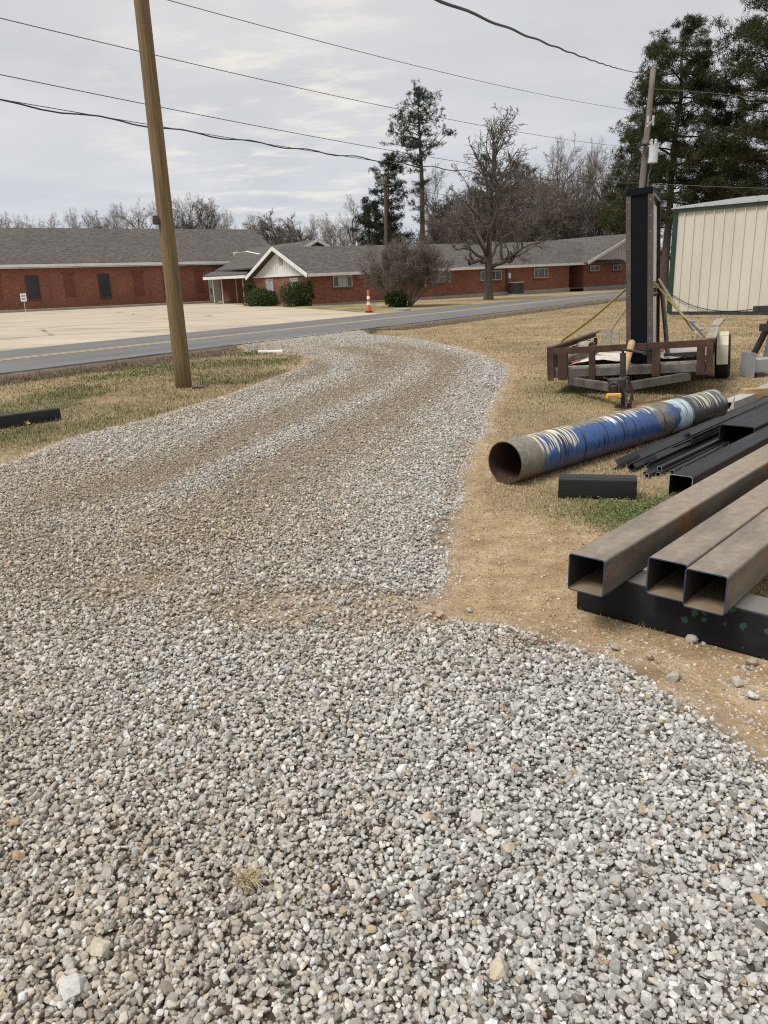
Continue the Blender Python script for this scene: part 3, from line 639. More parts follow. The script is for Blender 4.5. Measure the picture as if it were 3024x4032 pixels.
# clover and green weeds by the cut piece of tube
n_ = 4600; x = rng.normal(1.85, .36, n_); y = rng.normal(4.78, .24, n_); kk = fnoise(x, y, 3.5, 66) > .40; x, y = x[kk], y[kk]; n_ = len(x); keep = (sdist(x, y, GRAVEL) < -.2); x, y = x[keep], y[keep]; n_ = len(x)
ang = rng.uniform(0, 6.283, n_); r = rng.uniform(.004, .009, n_); zz = rng.uniform(.004, .034, n_)
V = []; 
cs, sn = np.cos(ang), np.sin(ang); tl = rng.uniform(-.5, .5, (n_, 2))
off = [(1, 0), (0, 1), (-1, 0), (0, -1)]
V = np.stack([np.stack([x+r*(cs*a-sn*b), y+r*(sn*a+cs*b), zz+r*(a*tl[:, 0]+b*tl[:, 1])], -1) for a, b in off], 1).reshape(-1, 3)
cc = np.repeat(lerp((.065, .11, .026), (.22, .28, .085), rng.random(n_)), 4, 0)
tag(fastmesh('clover', V, np.arange(n_*4).reshape(-1, 4), M['grass'], cols=cc, nper=4), kind='stuff')

# ------------------------------------------------------------------ buildings across the road
U = Vector((.826, .563)); NB = Vector((-.563, .826)); BROT = math.atan2(U.y, U.x)
def window(parent, x, z0, z1, w, y=0.0, kind='blind', panes=2, sill=True, frame='alu', axis='x'):
    """window in a wall of local plane y (outside is -y), or of local plane x when axis is 'y' (outside is -x)"""
    def bx(mb, cx, dy, cz, sx_, sy_, sz_):
        if axis == 'x': mb.box((cx, y+dy, cz), (sx_, sy_, sz_))
        else: mb.box((y+dy, cx, cz), (sy_, sx_, sz_))
    mb = MB(); bx(mb, x, -.012, (z0+z1)/2, w, .03, z1-z0)
    win = mb.build('window', M['glass' if kind == 'dark' else ('screen' if kind == 'screen' else 'glass')], parent)
    f = MB(); t = .07
    bx(f, x, -.035, z1-t/2, w, .07, t); bx(f, x, -.035, z0+t/2, w, .07, t)
    xs = [x-w/2+t/2, x+w/2-t/2]+([x] if panes == 2 else ([x-w*.22, x+w*.22] if panes == 3 else []))
    for q in xs: bx(f, q, -.035, (z0+z1)/2, t, .066, z1-z0-2*t)
    f.build('frame', M[frame], win)
    if kind == 'blind':
        b = MB(); bx(b, x, -.030, (z0+z1)/2, w*(.44 if panes == 3 else .9), .006, z1-z0-2*t); b.build('blind', M['blind'], win)
    if sill:
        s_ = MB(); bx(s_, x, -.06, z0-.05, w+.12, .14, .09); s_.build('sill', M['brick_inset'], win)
    return win
def gable_roof_x(mb, x0, x1, y0, y1, ze, zr, ov, t=.14):
    ym = (y0+y1)/2; sl = (zr-ze)/(ym-y0); a, b = y0-ov, y1+ov; z0 = ze-sl*ov
    mb.prism([(x0, a, z0), (x0, ym, zr), (x0, b, z0), (x0, b, z0-t), (x0, ym, zr-t), (x0, a, z0-t)], (x1-x0, 0, 0)); return a, b, z0
def gable_roof_y(mb, y0, y1, x0, x1, ze, zr, ov, t=.14):
    xm = (x0+x1)/2; sl = (zr-ze)/(xm-x0); a, b = x0-ov, x1+ov; z0 = ze-sl*ov
    mb.prism([(a, y0, z0), (xm, y0, zr), (b, y0, z0), (b, y0, z0-t), (xm, y0, zr-t), (a, y0, z0-t)], (0, y1-y0, 0)); return a, b, z0

# long hall with the tall roof
CP = (-34.2, 72.0)
church = thing('brick_hall', 'long red brick hall with a tall grey shingle roof and dark narrow windows', 'building', (CP[0], CP[1], 0), BROT)
CL0, CL1, CW, CZE, CZR = -26.0, 28.9, 14.2, 4.3, 7.75
mb = MB(); mb.box(((CL0+CL1)/2, CW/2, CZE/2-.1), (CL1-CL0, CW, CZE-.2+.2)); mb.prism([(CL1-.3, 0, CZE-.15), (CL1-.3, CW, CZE-.15), (CL1-.3, CW/2, CZR-.25)], (.3, 0, 0))
mb.build('wall', M['brick'], church)
mb = MB(); gable_roof_x(mb, CL0-.4, CL1+.5, 0, CW, CZE+.1, CZR, .55); mb.build('roof', M['shingle'], church)
mb = MB(); mb.box(((CL0+CL1)/2, -.60, CZE-.33), (CL1-CL0+.8, .05, .26)); mb.box(((CL0+CL1)/2, -.29, CZE-.52), (CL1-CL0+.8, .57, .05)); mb.build('fascia', M['white'], church)
for (pa, pb, y0, y1) in ((93, 152, 1085, 1177), (379, 432, 1078, 1170), (636, 690, 1074, 1164)):
    l0, z1 = wall_lz((pa+pb)/2, y0, CP, U); _, z0 = wall_lz((pa+pb)/2, y1, CP, U)
    w = wall_lz(pb-8, 1120, CP, U)[0]-wall_lz(pa, 1120, CP, U)[0]
    window(church, l0, z0, z1, w, 0, 'screen', 1, True, 'dark_frame')
for (pa, pb, y0, y1) in ((-50, 2, 1088, 1180), (243, 292, 1081, 1170), (517, 563, 1075, 1166), (760, 802, 1069, 1155)):
    l0, z1 = wall_lz((pa+pb)/2, y0, CP, U); _, z0 = wall_lz((pa+pb)/2, y1, CP, U)
    w = wall_lz(pb-6, 1120, CP, U)[0]-wall_lz(pa, 1120, CP, U)[0]
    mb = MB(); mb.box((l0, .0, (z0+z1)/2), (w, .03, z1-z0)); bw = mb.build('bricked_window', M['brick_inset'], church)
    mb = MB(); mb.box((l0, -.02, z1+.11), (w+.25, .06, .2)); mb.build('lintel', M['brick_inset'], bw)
l0 = wall_lz(847, 1140, CP, U)[0]; l1, z1 = wall_lz(848, 1099, CP, U)
mb = MB(); mb.box((l0, -.02, z1/2), (1.35, .06, z1), bev=.01); door = mb.build('door', M['door_white'], church)
mb = MB(); mb.box((l0-.5, -.09, 1.15), (.07, .08, .5)); mb.build('handle', M['dark_metal'], door)
l2, zz1 = wall_lz(905, 1095, CP, U); window(church, l2, .95, zz1-.1, 1.5, 0, 'screen', 1, True, 'dark_frame')
mb = MB(); mb.box(((CL0+24.5)/2, -1.45, .10), (24.5-CL0, .22, .20), bev=.02); kerb = mb.build('kerb', M['concrete'], None, loc=(CP[0], CP[1], 0), rotz=BROT); tag(kerb, kind='structure')
mb = MB(); mb.box(((l0+3), -1.8, .06), (7, 2.2, .12)); st = mb.build('pavement', M['concrete'], None, loc=(CP[0], CP[1], 0), rotz=BROT); tag(st, kind='structure')

# covered way from the lot to the hall door
cq = [YY(800, 1095, 76), YY(966, 1095, 71.5), YY(992, 1095, 83.5), YY(842, 1095, 84.5)]
canopy = thing('covered_walkway', 'low shingled canopy on thin white posts at the hall door', 'canopy', (cq[0].x, cq[0].y, 0))
def cl(p, z): return (p.x-cq[0].x, p.y-cq[0].y, z)
zf, zb = 2.55, 3.15
mb = MB(); top = [cl(cq[0], zf), cl(cq[1], zf), cl(cq[2], zb), cl(cq[3], zb)]
mb.prism(top, (0, 0, -.1)); mb.build('roof', M['shingle'], canopy)
mb = MB(); mb.bar(cl(cq[0], zf-.22), cl(cq[1], zf-.22), .06, .24); mb.bar(cl(cq[0], zf-.22), cl(cq[3], zb-.22), .06, .24); mb.bar(cl(cq[1], zf-.22), cl(cq[2], zb-.22), .06, .24); mb.build('fascia', M['white'], canopy)
for (px, py, tx) in ((846, 1193, 841), (880, 1196, 876), (895, 1189, 888), (936, 1191, 930), (963, 1193, 958)):
    p = G(px, py); mb = MB(); mb.tube([cl(p, 0), cl(p, 2.45+(p.y-71)*.05)], .055, 8); mb.build('post', M['white'], canopy)

# low ranch style building
RP = (-4.55, 57.0)
ranch = thing('brick_ranch_building', 'low red brick building with long grey roof and white front gable', 'building', (RP[0], RP[1], 0), BROT)
ranch.rotation_euler = (0, -R(.6), BROT); RTL = math.tan(R(.6))
RL, RW, RZE, RZR = 26.5, 9.0, 2.18, 4.22
WL0, WL1, WZR = 28.4, 40.2, 4.6
mb = MB(); mb.box((RL/2, RW/2, RZE/2), (RL, RW, RZE)); mb.box(((RL+WL0)/2, RW/2+1.2, RZE/2), (WL0-RL, RW-2.4, RZE-.01)); mb.box(((WL0+WL1)/2, 7, RZE/2-.004), (WL1-WL0, 14, RZE-.008))
mb.build('wall', M['brick'], ranch)
mb = MB(); a, b, zE = gable_roof_x(mb, -.55, 33.5, 0, RW, RZE+.2, RZR, .5); mb.build('roof', M['shingle'], ranch)
mb = MB(); a2, b2, zE2 = gable_roof_y(mb, -1.0, 15.5, WL0, WL1, RZE+.25, WZR, .6); mb.build('roof', M['shingle'], ranch)
mb = MB(); mb.box(((RL+1.6-.55)/2, a-.03, zE-.07), (RL+1.6+.55-.04, .05, .2)); mb.box(((RL+1.6-.55)/2, a/2, zE-.17), (RL+1.6+.5, -a, .03)); mb.build('fascia', M['white'], ranch)
for xo, ym, ya, yb, zr, ze in ((-.58, RW/2, a, b, RZR, zE),):
    mb = MB(); mb.bar((xo, ya, ze-.10), (xo, ym, zr-.10), .05, .26); mb.bar((xo, ym, zr-.10), (xo, yb, ze-.10), .05, .26); mb.build('rake_board', M['white'], ranch)
xm = (WL0+WL1)/2
mb = MB(); mb.bar((a2, -1.03, zE2-.09), (xm, -1.03, WZR-.09), .05, .24); mb.bar((xm, -1.03, WZR-.09), (b2, -1.03, zE2-.09), .05, .24); mb.build('rake_board', M['white'], ranch)
mb = MB(); mb.prism([(-.04, .02, RZE), (-.04, RW-.02, RZE), (-.04, RW/2, RZR-.22)], (.12, 0, 0))
for k in range(1, 24):
    yv = RW*k/24; hh_ = (RZR-.3-RZE)*(1-abs(yv-RW/2)/(RW/2))
    if hh_ > .15: mb.box((-.050, yv, RZE+hh_/2), (.03, .05, hh_))
g1 = mb.build('gable_siding', M['siding'], ranch)
mb = MB(); mb.box((-.07, RW/2-.25, RZR-.95), (.06, .55, .6)); mb.build('vent', M['wood_grey'], g1)
mb = MB(); mb.box((-.06, RW/2, RZE-.02), (.1, RW, .12)); mb.build('trim', M['white'], g1)
mb = MB(); mb.prism([(WL0, -.04, RZE), (WL1, -.04, RZE), (xm, -.04, WZR-.24)], (0, .12, 0))
for k in range(1, 30):
    xv = WL0+(WL1-WL0)*k/30; hh_ = (WZR-.3-RZE)*(1-abs(xv-xm)/((WL1-WL0)/2))
    if hh_ > .15: mb.box((xv, -.050, RZE+hh_/2), (.05, .03, hh_))
g2 = mb.build('gable_siding', M['siding'], ranch)
mb = MB(); mb.box((xm, -.06, RZE-.02), (WL1-WL0, .1, .12)); mb.build('trim', M['white'], g2)
mb = MB(); mb.box((RL/2, -.05, -.15), (RL+.1, .1, .5)); mb.box((-.05, RW/2, -.1), (.1, RW, .4)); mb.box(((WL0+WL1)/2, -.05, -.2), (WL1-WL0, .1, .5)); mb.build('foundation', M['concrete'], ranch)
for (pa, pb, y0, y1, kd, pn) in ((1310, 1386, 1085, 1130, 'blind', 3), (1505, 1562, 1082, 1125, 'blind', 2), (1697, 1772, 1068, 1112, 'blind', 3), (1892, 1974, 1066, 1104, 'dark', 3), (2102, 2158, 1056, 1095, 'dark', 3)):
    l0, z1 = wall_lz((pa+pb)/2, y0, RP, U); z0 = wall_lz((pa+pb)/2, y1, RP, U)[1]; w = wall_lz(pb, 1095, RP, U)[0]-wall_lz(pa, 1095, RP, U)[0]; z0 -= RTL*l0; z1 -= RTL*l0
    window(ranch, l0, z0, min(z1, RZE-.02), w, 0, kd, pn)
for (pa, pb, y0, y1) in ((2324, 2359, 1044, 1068), (2414, 2446, 1042, 1064), (2590, 2620, 1040, 1060)):
    l0, z1 = wall_lz((pa+pb)/2, y0, RP, U); z0 = wall_lz((pa+pb)/2, y1, RP, U)[1]; w = wall_lz(pb, 1055, RP, U)[0]-wall_lz(pa, 1055, RP, U)[0]; z0 -= RTL*l0; z1 -= RTL*l0
    window(ranch, l0, z0, min(z1, RZE-.1), w, 0, 'dark', 2)
for yv, kd in ((2.4, 'blind'), (6.4, 'blind')): window(ranch, yv, .85, 1.95, 1.3, 0, kd, 2, True, 'alu', axis='y')
mb = MB(); l0, z1 = wall_lz(1994, 1060, RP, U); mb.tube([(l0, -.08, .1), (l0, -.08, RZE)], .05, 6); mb.build('downpipe', M['dark_metal'], ranch)
for px, py, w, h in ((2002, 1095, .18, .45), (1667, 1120, .35, .5)):
    l0, z1 = wall_lz(px, py, RP, U); mb = MB(); mb.box((l0, -.1, z1), (w, .18, h)); mb.build('meter_box', M['white'], ranch)
# yard light bracket on the gable
mb = MB(); mb.tube([(-1.3, RW/2+.6, RZR-.45), (-1.9, RW/2+1.6, RZR-.2), (-2.2, RW/2+2.6, RZR-.25)], .03, 6); mb.tube([(-2.2, RW/2+2.5, RZR-.2), (-2.25, RW/2+2.9, RZR-.3), (-2.25, RW/2+2.9, RZR-.5)], [.06, .16, .12], 8); mb.build('lamp', M['chrome'], ranch)

# another roof behind
hp = YY(1237, 990, 76); rear = thing('rear_gabled_building', 'small gable with white trim rising behind the low grey roof', 'building', (hp.x, hp.y, 0), BROT)
mb = MB(); mb.box((0, 7, 1.7), (8.4, 13.5, 3.4)); mb.build('wall', M['brick'], rear)
zp = YY(1237, 945, 76).z
mb = MB(); ra, rb, rz = gable_roof_y(mb, -.7, 14, -4.2, 4.2, 3.5, zp, .7); mb.build('roof', M['shingle'], rear)
mb = MB(); mb.bar((ra, -.73, rz-.08), (0, -.73, zp-.08), .05, .22); mb.bar((0, -.73, zp-.08), (rb, -.73, rz-.08), .05, .22); mb.build('rake_board', M['white'], rear)
mb = MB(); mb.prism([(-4.1, .2, 3.4), (4.1, .2, 3.4), (0, .2, zp-.2)], (0, .1, 0)); mb.build('gable_siding', M['wood_grey'], rear)

# metal building on the right
YA = Vector((.674, .739)); YL = Vector((.739, -.674)); YROT = math.atan2(YA.y, YA.x)
MP = G(2637, 1240)
shed = thing('metal_building', 'cream ribbed metal building with green corner trim', 'building', (MP.x, MP.y, 0), math.atan2(YL.y, YL.x))
ML, MW, MZ, SL = 16.0, 14.0, 3.46, .096
mb = MB(); vs = []; prof = []
xx = 0.0
while xx < ML:
    for dx, dy in ((0, 0), (.12, 0), (.14, -.006), (.17, -.006), (.19, 0)): prof.append((xx+dx, dy))
    prof += [(xx+.255, 0), (xx+.272, -.045), (xx+.303, -.045), (xx+.318, 0)]; xx += .33
n_ = len(prof); vs = [(p[0], p[1], .12) for p in prof]+[(p[0], p[1], MZ-.02) for p in prof]
mb.add(vs, [(i, i+1, i+1+n_, i+n_) for i in range(n_-1)]); mb.box((ML/2, MW/2+.1, MZ/2), (ML-.1, MW-.1, MZ-.1)); 
for zz in (.25, 1.25, 2.4, 3.3):
    for k in range(0, 46): mb.box((.29+.33*k, -.032, zz), (.012, .010, .012), mi=1)
wallp = mb.build('wall', [M['cream_metal'], M['galv']], shed)
mb = MB(); mb.box((ML/2, .0, .06), (ML, .12, .12)); mb.build('base', M['dark_metal'], shed)
mb = MB(); mb.box((-.02, .02, MZ/2+.03), (.16, .16, MZ-.06), bev=.008); mb.box((ML/2, -.045, MZ+.005), (ML+.2, .09, .14)); mb.build('trim', M['green_trim'], shed)
mb = MB(); mb.prism([(-.15, -.12, MZ+.08), (-.15, MW/2, MZ+.08+SL*MW/2), (-.15, MW+.1, MZ+.08), (-.15, MW+.1, MZ+.05), (-.15, MW/2, MZ+.05+SL*MW/2), (-.15, -.12, MZ+.05)], (ML+.3, 0, 0))
xx = 0
while xx < ML:
    mb.prism([(xx-.03, -.13, MZ+.082), (xx+.03, -.13, MZ+.082), (xx+.015, -.13, MZ+.12), (xx-.015, -.13, MZ+.12)], (0, MW/2, SL*MW/2)); xx += .33
mb.build('roof', M['galv'], shed)
# cable looped along the metal wall
p0 = on_plane(2640, 1153, MP, YL); p1 = on_plane(2835, 1224, MP, YL); p2 = on_plane(3120, 1180, MP, YL); ofs = Vector((-YA.x, -YA.y, 0))*.06
def curve3(a, b, c, n=24):
    return [a*(1-t)*(1-t)+b*2*t*(1-t)+c*t*t for t in np.linspace(0, 1, n)]
mid = p1*2-(p0+p2)*.5
mb = MB(); mb.tube([p0+ofs*3+Vector((-.3, .1, 0))]+[p+ofs for p in curve3(p0, mid, p2)], .014, 6); cb = mb.build('hanging_cable', M['wire']); tag(cb, 'thin dark cable sagging along the cream metal wall', 'cable')
# low grey block wall beyond the trailer
q = G(2596, 1124); mb = MB()
for r_ in range(2):
    for k in range(4): mb.box((k*.41+(r_ % 2)*.2, 0, .3+r_*.42), (.4, .3, .4), bev=.01)
mb.box((.7, 0, .06), (1.9, .5, .12)); bw = mb.build('block_wall', M['concrete'], loc=(q.x, q.y, 0), rotz=BROT); tag(bw, 'low grey block wall seen between the sign column and the metal building', 'wall')

# ------------------------------------------------------------------ poles and wires
def pole_at(name, base, top, r0, r1, mat, label, cat, seg=14):
    base = Vector(base); top = Vector(top); t = thing(name, label, cat, base)
    mb = MB(); pts = []; rr = []
    for i in range(seg+1):
        f = i/seg; p = (top-base)*f; pts.append(p); rr.append((r0*(1-f)+r1*f)*(1+random.uniform(-.012, .012)))
    pts[0] = pts[0]-Vector((0, 0, .3)); mb.tube(pts, rr, 20); mb.build('shaft', mat, t, smooth=True); return t
pb = G(725, 1527); ptop = YY(520, -330, pb.y+.05)
fp = pole_at('utility_pole', (pb.x, pb.y, hz(pb.x, pb.y)), ptop, .127, .098, M['wood_pole'], 'thick bare wooden pole standing on the left lawn beside the gravel drive', 'utility pole')
mb = MB(); pq = YY(628, 868, pb.y)-Vector(fp.location); mb.box(pq+Vector((-.03, -.10, 0)), (.085, .03, .13), bev=.01); mb.build('tag_plate', M['dark_metal'], fp)
bgp = G(785, 1528); mb = MB()
for k in range(7): mb.box((random.uniform(-.09, .09), random.uniform(-.05, .05), .015+.008*random.random()), (.12, .09, .03), Matrix.Rotation(random.uniform(0, 3), 3, 'Z') @ Matrix.Rotation(random.uniform(-.3, .3), 3, 'X'), bev=.008)
bg_ = mb.build('rubble_piece', M['bag'], loc=(bgp.x, bgp.y, hz(bgp.x, bgp.y))); tag(bg_, 'small dark scrap lying in the grass at the foot of the wooden pole', 'scrap')

RB = YY(2485, 1178, 43); RB.z = 0; RT = YY(2572, 272, 43.4)
rp = pole_at('utility_pole', RB, RT, .19, .13, M['old_pole'], 'grey weathered utility pole with a white transformer in front of the pines', 'utility pole')
def rel(p): return Vector(p)-Vector(rp.location)
tp = YY(2571, 607, 42.6); mb = MB(); q = rel(tp)
mb.tube([q+Vector((0, 0, -.42)), q+Vector((0, 0, -.40)), q+Vector((0, 0, .36)), q+Vector((0, 0, .42)), q+Vector((0, 0, .44))], [.20, .235, .25, .26, .12], 16); tr_ = mb.build('transformer', M['transformer'], rp)
mb = MB()
for dx in (-.1, .1): mb.tube([q+Vector((dx, 0, .42)), q+Vector((dx, 0, .50)), q+Vector((dx, 0, .56)), q+Vector((dx, 0, .64)), q+Vector((dx, 0, .70))], [.05, .08, .05, .075, .04], 10)
mb.build('bushing', M['porcelain'], tr_)
mb = MB(); mb.box(q+Vector((-.27, .0, .1)), (.2, .12, .5)); mb.build('bracket', M['dark_metal'], tr_)
fq = rel(YY(2572, 475, 42.7)); mb = MB(); mb.tube([fq+Vector((-.32, 0, -.28)), fq+Vector((-.02, 0, .0))], .04, 8); mb.tube([fq+Vector((0, 0, -.22)), fq+Vector((0, 0, .24))], .055, 10); mb.tube([fq+Vector((-.26, 0, -.1)), fq+Vector((-.26, 0, .22))], .06, 8); mb.build('fuse_cutout', M['porcelain'], rp)
mb = MB(); cq_ = rel(YY(2553, 690, 42.7)); mb.tube([q+Vector((-.1, -.1, -.3)), cq_+Vector((.06, -.02, .15)), cq_, cq_-Vector((0, 0, 1.2))], .025, 6); mb.build('conduit', M['wire_grey'], rp)
mb = MB(); bq = rel(YY(2556, 568, 42.9)); mb.tube([bq-Vector((.15, .2, 0)), bq+Vector((.15, .1, 0))], .04, 6); mb.box(bq+Vector((-.25, .1, 0)), (.34, .34, .07)); mb.build('pole_band', M['dark_metal'], rp)

SB = G(1524, 1196); ST = YY(1517, 695, SB.y)
sp_ = pole_at('street_light_pole', SB, ST, .13, .10, M['dark_pole'], 'dark thin pole with a small lamp standing behind the bare crape myrtle', 'street light')
lq = ST-SB; mb = MB(); mb.box(lq+Vector((-.28, -.1, -.35)), (.5, .3, .38), bev=.04); mb.box(lq+Vector((.35, -.05, -.5)), (.5, .06, .06)); mb.build('lamp', M['wire_grey'], sp_)

def wire(pts2, p0, dirv, rad, mat, label, group='overhead wires', wob=0.0, n=48):
    """points of a hanging wire measured in the vertical plane through p0 along dirv, joined by a smooth curve"""
    P3 = [on_plane(px, py, p0, dirv) for px, py in pts2]
    d = Vector((dirv[0], dirv[1])).normalized(); ts = np.array([(p.x-p0[0])*d.x+(p.y-p0[1])*d.y for p in P3]); zs = np.array([p.z for p in P3])
    co = np.polyfit(ts, zs, min(2, len(ts)-1)); t0, t1 = ts.min(), ts.max()
    out = []
    for i in range(n+1):
        t = t0+(t1-t0)*i/n; w = wob*math.sin(t*3.1)*(1 if i not in (0, n) else 0)
        out.append((p0[0]+d.x*t, p0[1]+d.y*t, float(np.polyval(co, t))+w))
    mb = MB(); mb.tube(out, rad, 6); o = mb.build('overhead_wire', mat); tag(o, label, 'wire', group); return o
W0 = (RB.x, RB.y); wd = (-RD.x*.93-.06, -RD.y)
s18 = lambda L: [(a*1.8228, b*1.8228) for a, b in L]
wire(s18([(-60, 25), (0, 40), (290, 106), (860, 237), (1350, 316), (1398, 322)]), W0, wd, .008, M['wire_grey'], 'thin wire crossing behind the wooden pole above the tall pine crown')
wire(s18([(-60, 150), (0, 162), (320, 223), (860, 328), (975, 348), (1100, 365), (1392, 396)]), W0, wd, .008, M['wire_grey'], 'thin wire just above the thick black cable on the left')
wire(s18([(-60, 206), (0, 218), (300, 266), (440, 295), (820, 350), (1100, 377), (1388, 397)]), W0, wd, .014, M['wire'], 'thick wavy black cable crossing low behind the wooden pole', wob=.03, n=90)
wire(s18([(-60, 204), (0, 214), (300, 266), (560, 308), (820, 349)]), W0, wd, .007, M['wire'], 'thin strand running on top of the thick black cable at left')
wire(s18([(340, -8), (365, 0), (700, 95), (1000, 165), (1380, 240), (1404, 243)]), W0, wd, .008, M['wire_grey'], 'uppermost thin wire running across the sky to the right pole')
wire(s18([(930, -14), (955, 0), (1150, 85), (1250, 125), (1340, 147), (1408, 157)]), W0, (-.35, -.95), .013, M['wire'], 'twisted dark cable dropping from the top edge to the right pole', wob=.008, n=160)
wire([(1590, 735), (1780, 772), (1930, 774), (2100, 747), (2540, 605)], (SB.x, SB.y), (RB.x-SB.x, RB.y-SB.y), .012, M['wire'], 'sagging wire from the street light pole to the transformer pole')
for L, lab in (([(2570, 722), (2760, 733), (3024, 741), (3200, 744)], 'lower of the wires leaving the right pole toward the metal building'),
               ([(2560, 350), (2800, 366), (3024, 392), (3200, 420)], 'upper wire leaving the right pole through the pine branches')):
    wire(L, W0, (.93, .15), .013, M['wire_grey'], lab)

# ------------------------------------------------------------------ small things across the road
q = YY(101, 1226, 70.2); q.z = 0; sg = thing('yard_sign', 'small white notice on a stake before the brick hall', 'sign', (q.x, q.y, 0), R(12))
mb = MB(); mb.tube([(0, 0, 0), (0, 0, 1.0)], .02, 6); mb.build('stake', M['white'], sg)
mb = MB(); mb.box((0, 0, 1.25), (.48, .02, .66)); pnl = mb.build('panel', M['paper'], sg)
mb = MB()
for zz in (1.38, 1.13): mb.box((0, -.014, zz), (.33, .004, .10))
mb.build('print', M['ink'], pnl)
q = G(1453, 1231); cn = thing('traffic_delineator', 'orange and white traffic post on a black base at the lot corner', 'traffic post', (q.x, q.y, .02))
mb = MB(); mb.box((0, 0, .03), (.42, .42, .06), bev=.015); mb.build('base', M['rubber'], cn); cn.scale = (.85, .85, .98)
mb = MB(); mb.tube([(0, 0, .06), (0, 0, .28), (0, 0, .30), (0, 0, 1.06), (0, 0, 1.10)], [.15, .125, .10, .075, .06], 16); po = mb.build('post', M['orange'], cn)
mb = MB(); mb.tube([(0, 0, .36), (0, 0, .50)], [.105, .101], 16); mb.build('reflective_band', M['paper'], po); mb = MB(); mb.tube([(0, 0, .66), (0, 0, .80)], [.097, .092], 16); mb.build('reflective_band', M['paper'], po)
ac_l, _ = wall_lz(2010, 1130, RP, U); q = Vector(RP).to_3d()+Vector((U.x, U.y, 0))*ac_l-Vector((NB.x, NB.y, 0))*.75
ac = thing('air_conditioner', 'dark grey air conditioner unit beside the brick wall', 'air conditioner', (q.x, q.y, 0), BROT)
mb = MB(); mb.box((0, 0, .55), (.95, .85, .9), bev=.03); bd = mb.build('body', M['dark_metal'], ac)
mb = MB(); mb.box((0, 0, 1.02), (1.0, .9, .05), bev=.01); mb.build('lid', M['galv'], bd)
mb = MB(); mb.box((0, 0, .05), (1.2, 1.1, .1)); mb.build('pad', M['concrete'], ac)
q = G(1583, 1223); mb = MB(); mb.tube([(0, 0, 0), (0, 0, .09), (0, 0, .11)], [.45, .45, .38], 18); o = mb.build('manhole_cover', M['concrete'], loc=(q.x, q.y, 0)); tag(o, 'low round concrete cap in the grass beside the crape myrtle', 'manhole')
q = G(1672, 1178); mb = MB(); mb.box((0, 0, .05), (3.2, .5, .1), bev=.01); o = mb.build('concrete_slab', M['conc_white'], loc=(q.x, q.y, 0), rotz=BROT); tag(o, 'pale narrow slab lying by the brick wall right of the crape myrtle', 'slab')
q = YY(1092, 1197, 62.0); q.z = 0; gm_ = thing('gas_meter', 'grey gas meter on pipes between the two green bushes', 'gas meter', (q.x, q.y, 0), BROT)
mb = MB(); mb.tube([(0, 0, 0), (0, 0, 1.0), (.1, 0, 1.1), (.5, 0, 1.1), (.5, 0, .8)], .04, 8); mb.build('pipe', M['galv'], gm_)
mb = MB(); mb.box((.5, 0, .7), (.4, .3, .42), bev=.06); mb.build('body', M['transformer'], gm_)
for px, lab in ((1071, 'brown steel guard post farther left of the gas meter'), (1079, 'brown steel guard post nearest the gas meter')):
    q = YY(px, 1203, 61.3); q.z = 0; mb = MB(); mb.tube([(0, 0, 0), (0, 0, 1.05), (0, 0, 1.08)], [.09, .09, .05], 10); o = mb.build('guard_post', M['rust'], loc=(q.x, q.y, 0)); tag(o, lab, 'post', 'guard posts by the gas meter')
q = G(1068, 1391); mb = MB(); mb.tube([(-.35, -.05, .02), (.38, .02, .045)], .045, 10); mb.box((0, .1, 0), (.75, .25, .06), bev=.02); o = mb.build('culvert_end', M['conc_white'], loc=(q.x, q.y, hz(q.x, q.y)), rotz=R(-38)); tag(o, 'white culvert lip at the end of the roadside ditch', 'culvert')

# ------------------------------------------------------------------ steel stock in the yard
YO = Vector((.78, 3.08, 0))
def yard(al, lat, z=0.0): return YO+Vector((YA.x, YA.y, 0))*al+Vector((YL.x, YL.y, 0))*lat+Vector((0, 0, z))
def rrect(w, h, r, n=4):
    out = []
    for cx_, cz_, a0 in ((w/2-r, h/2-r, 0), (-w/2+r, h/2-r, PI/2), (-w/2+r, -h/2+r, PI), (w/2-r, -h/2+r, 3*PI/2)):
        for k in range(n+1): a = a0+PI/2*k/n; out.append((cx_+r*math.cos(a), cz_+r*math.sin(a)))
    return out
def hollow(L, w, h, t, r, x0=0.0, n=4):
    """hollow section along local x; slots: 0 outside, 1 cut edge, 2 inside"""
    o = rrect(w, h, r, n); i = rrect(w-2*t, h-2*t, max(r-t, .002), n); m = len(o); mb = MB()
    V = [(x0, a, b) for a, b in o]+[(x0+L, a, b) for a, b in o]+[(x0, a, b) for a, b in i]+[(x0+L, a, b) for a, b in i]
    mb.add(V, [(k, (k+1) % m, (k+1) % m+m, k+m) for k in range(m)], 0)
    o2 = len(mb.f)
    mb.f += [(k, k+2*m, (k+1) % m+2*m, (k+1) % m) for k in range(m)]+[(k+m, (k+1) % m+m, (k+1) % m+3*m, k+3*m) for k in range(m)]; mb.mi += [1]*(2*m)
    mb.f += [(k+2*m, k+3*m, (k+1) % m+3*m, (k+1) % m+2*m) for k in range(m)]; mb.mi += [2]*m
    return mb
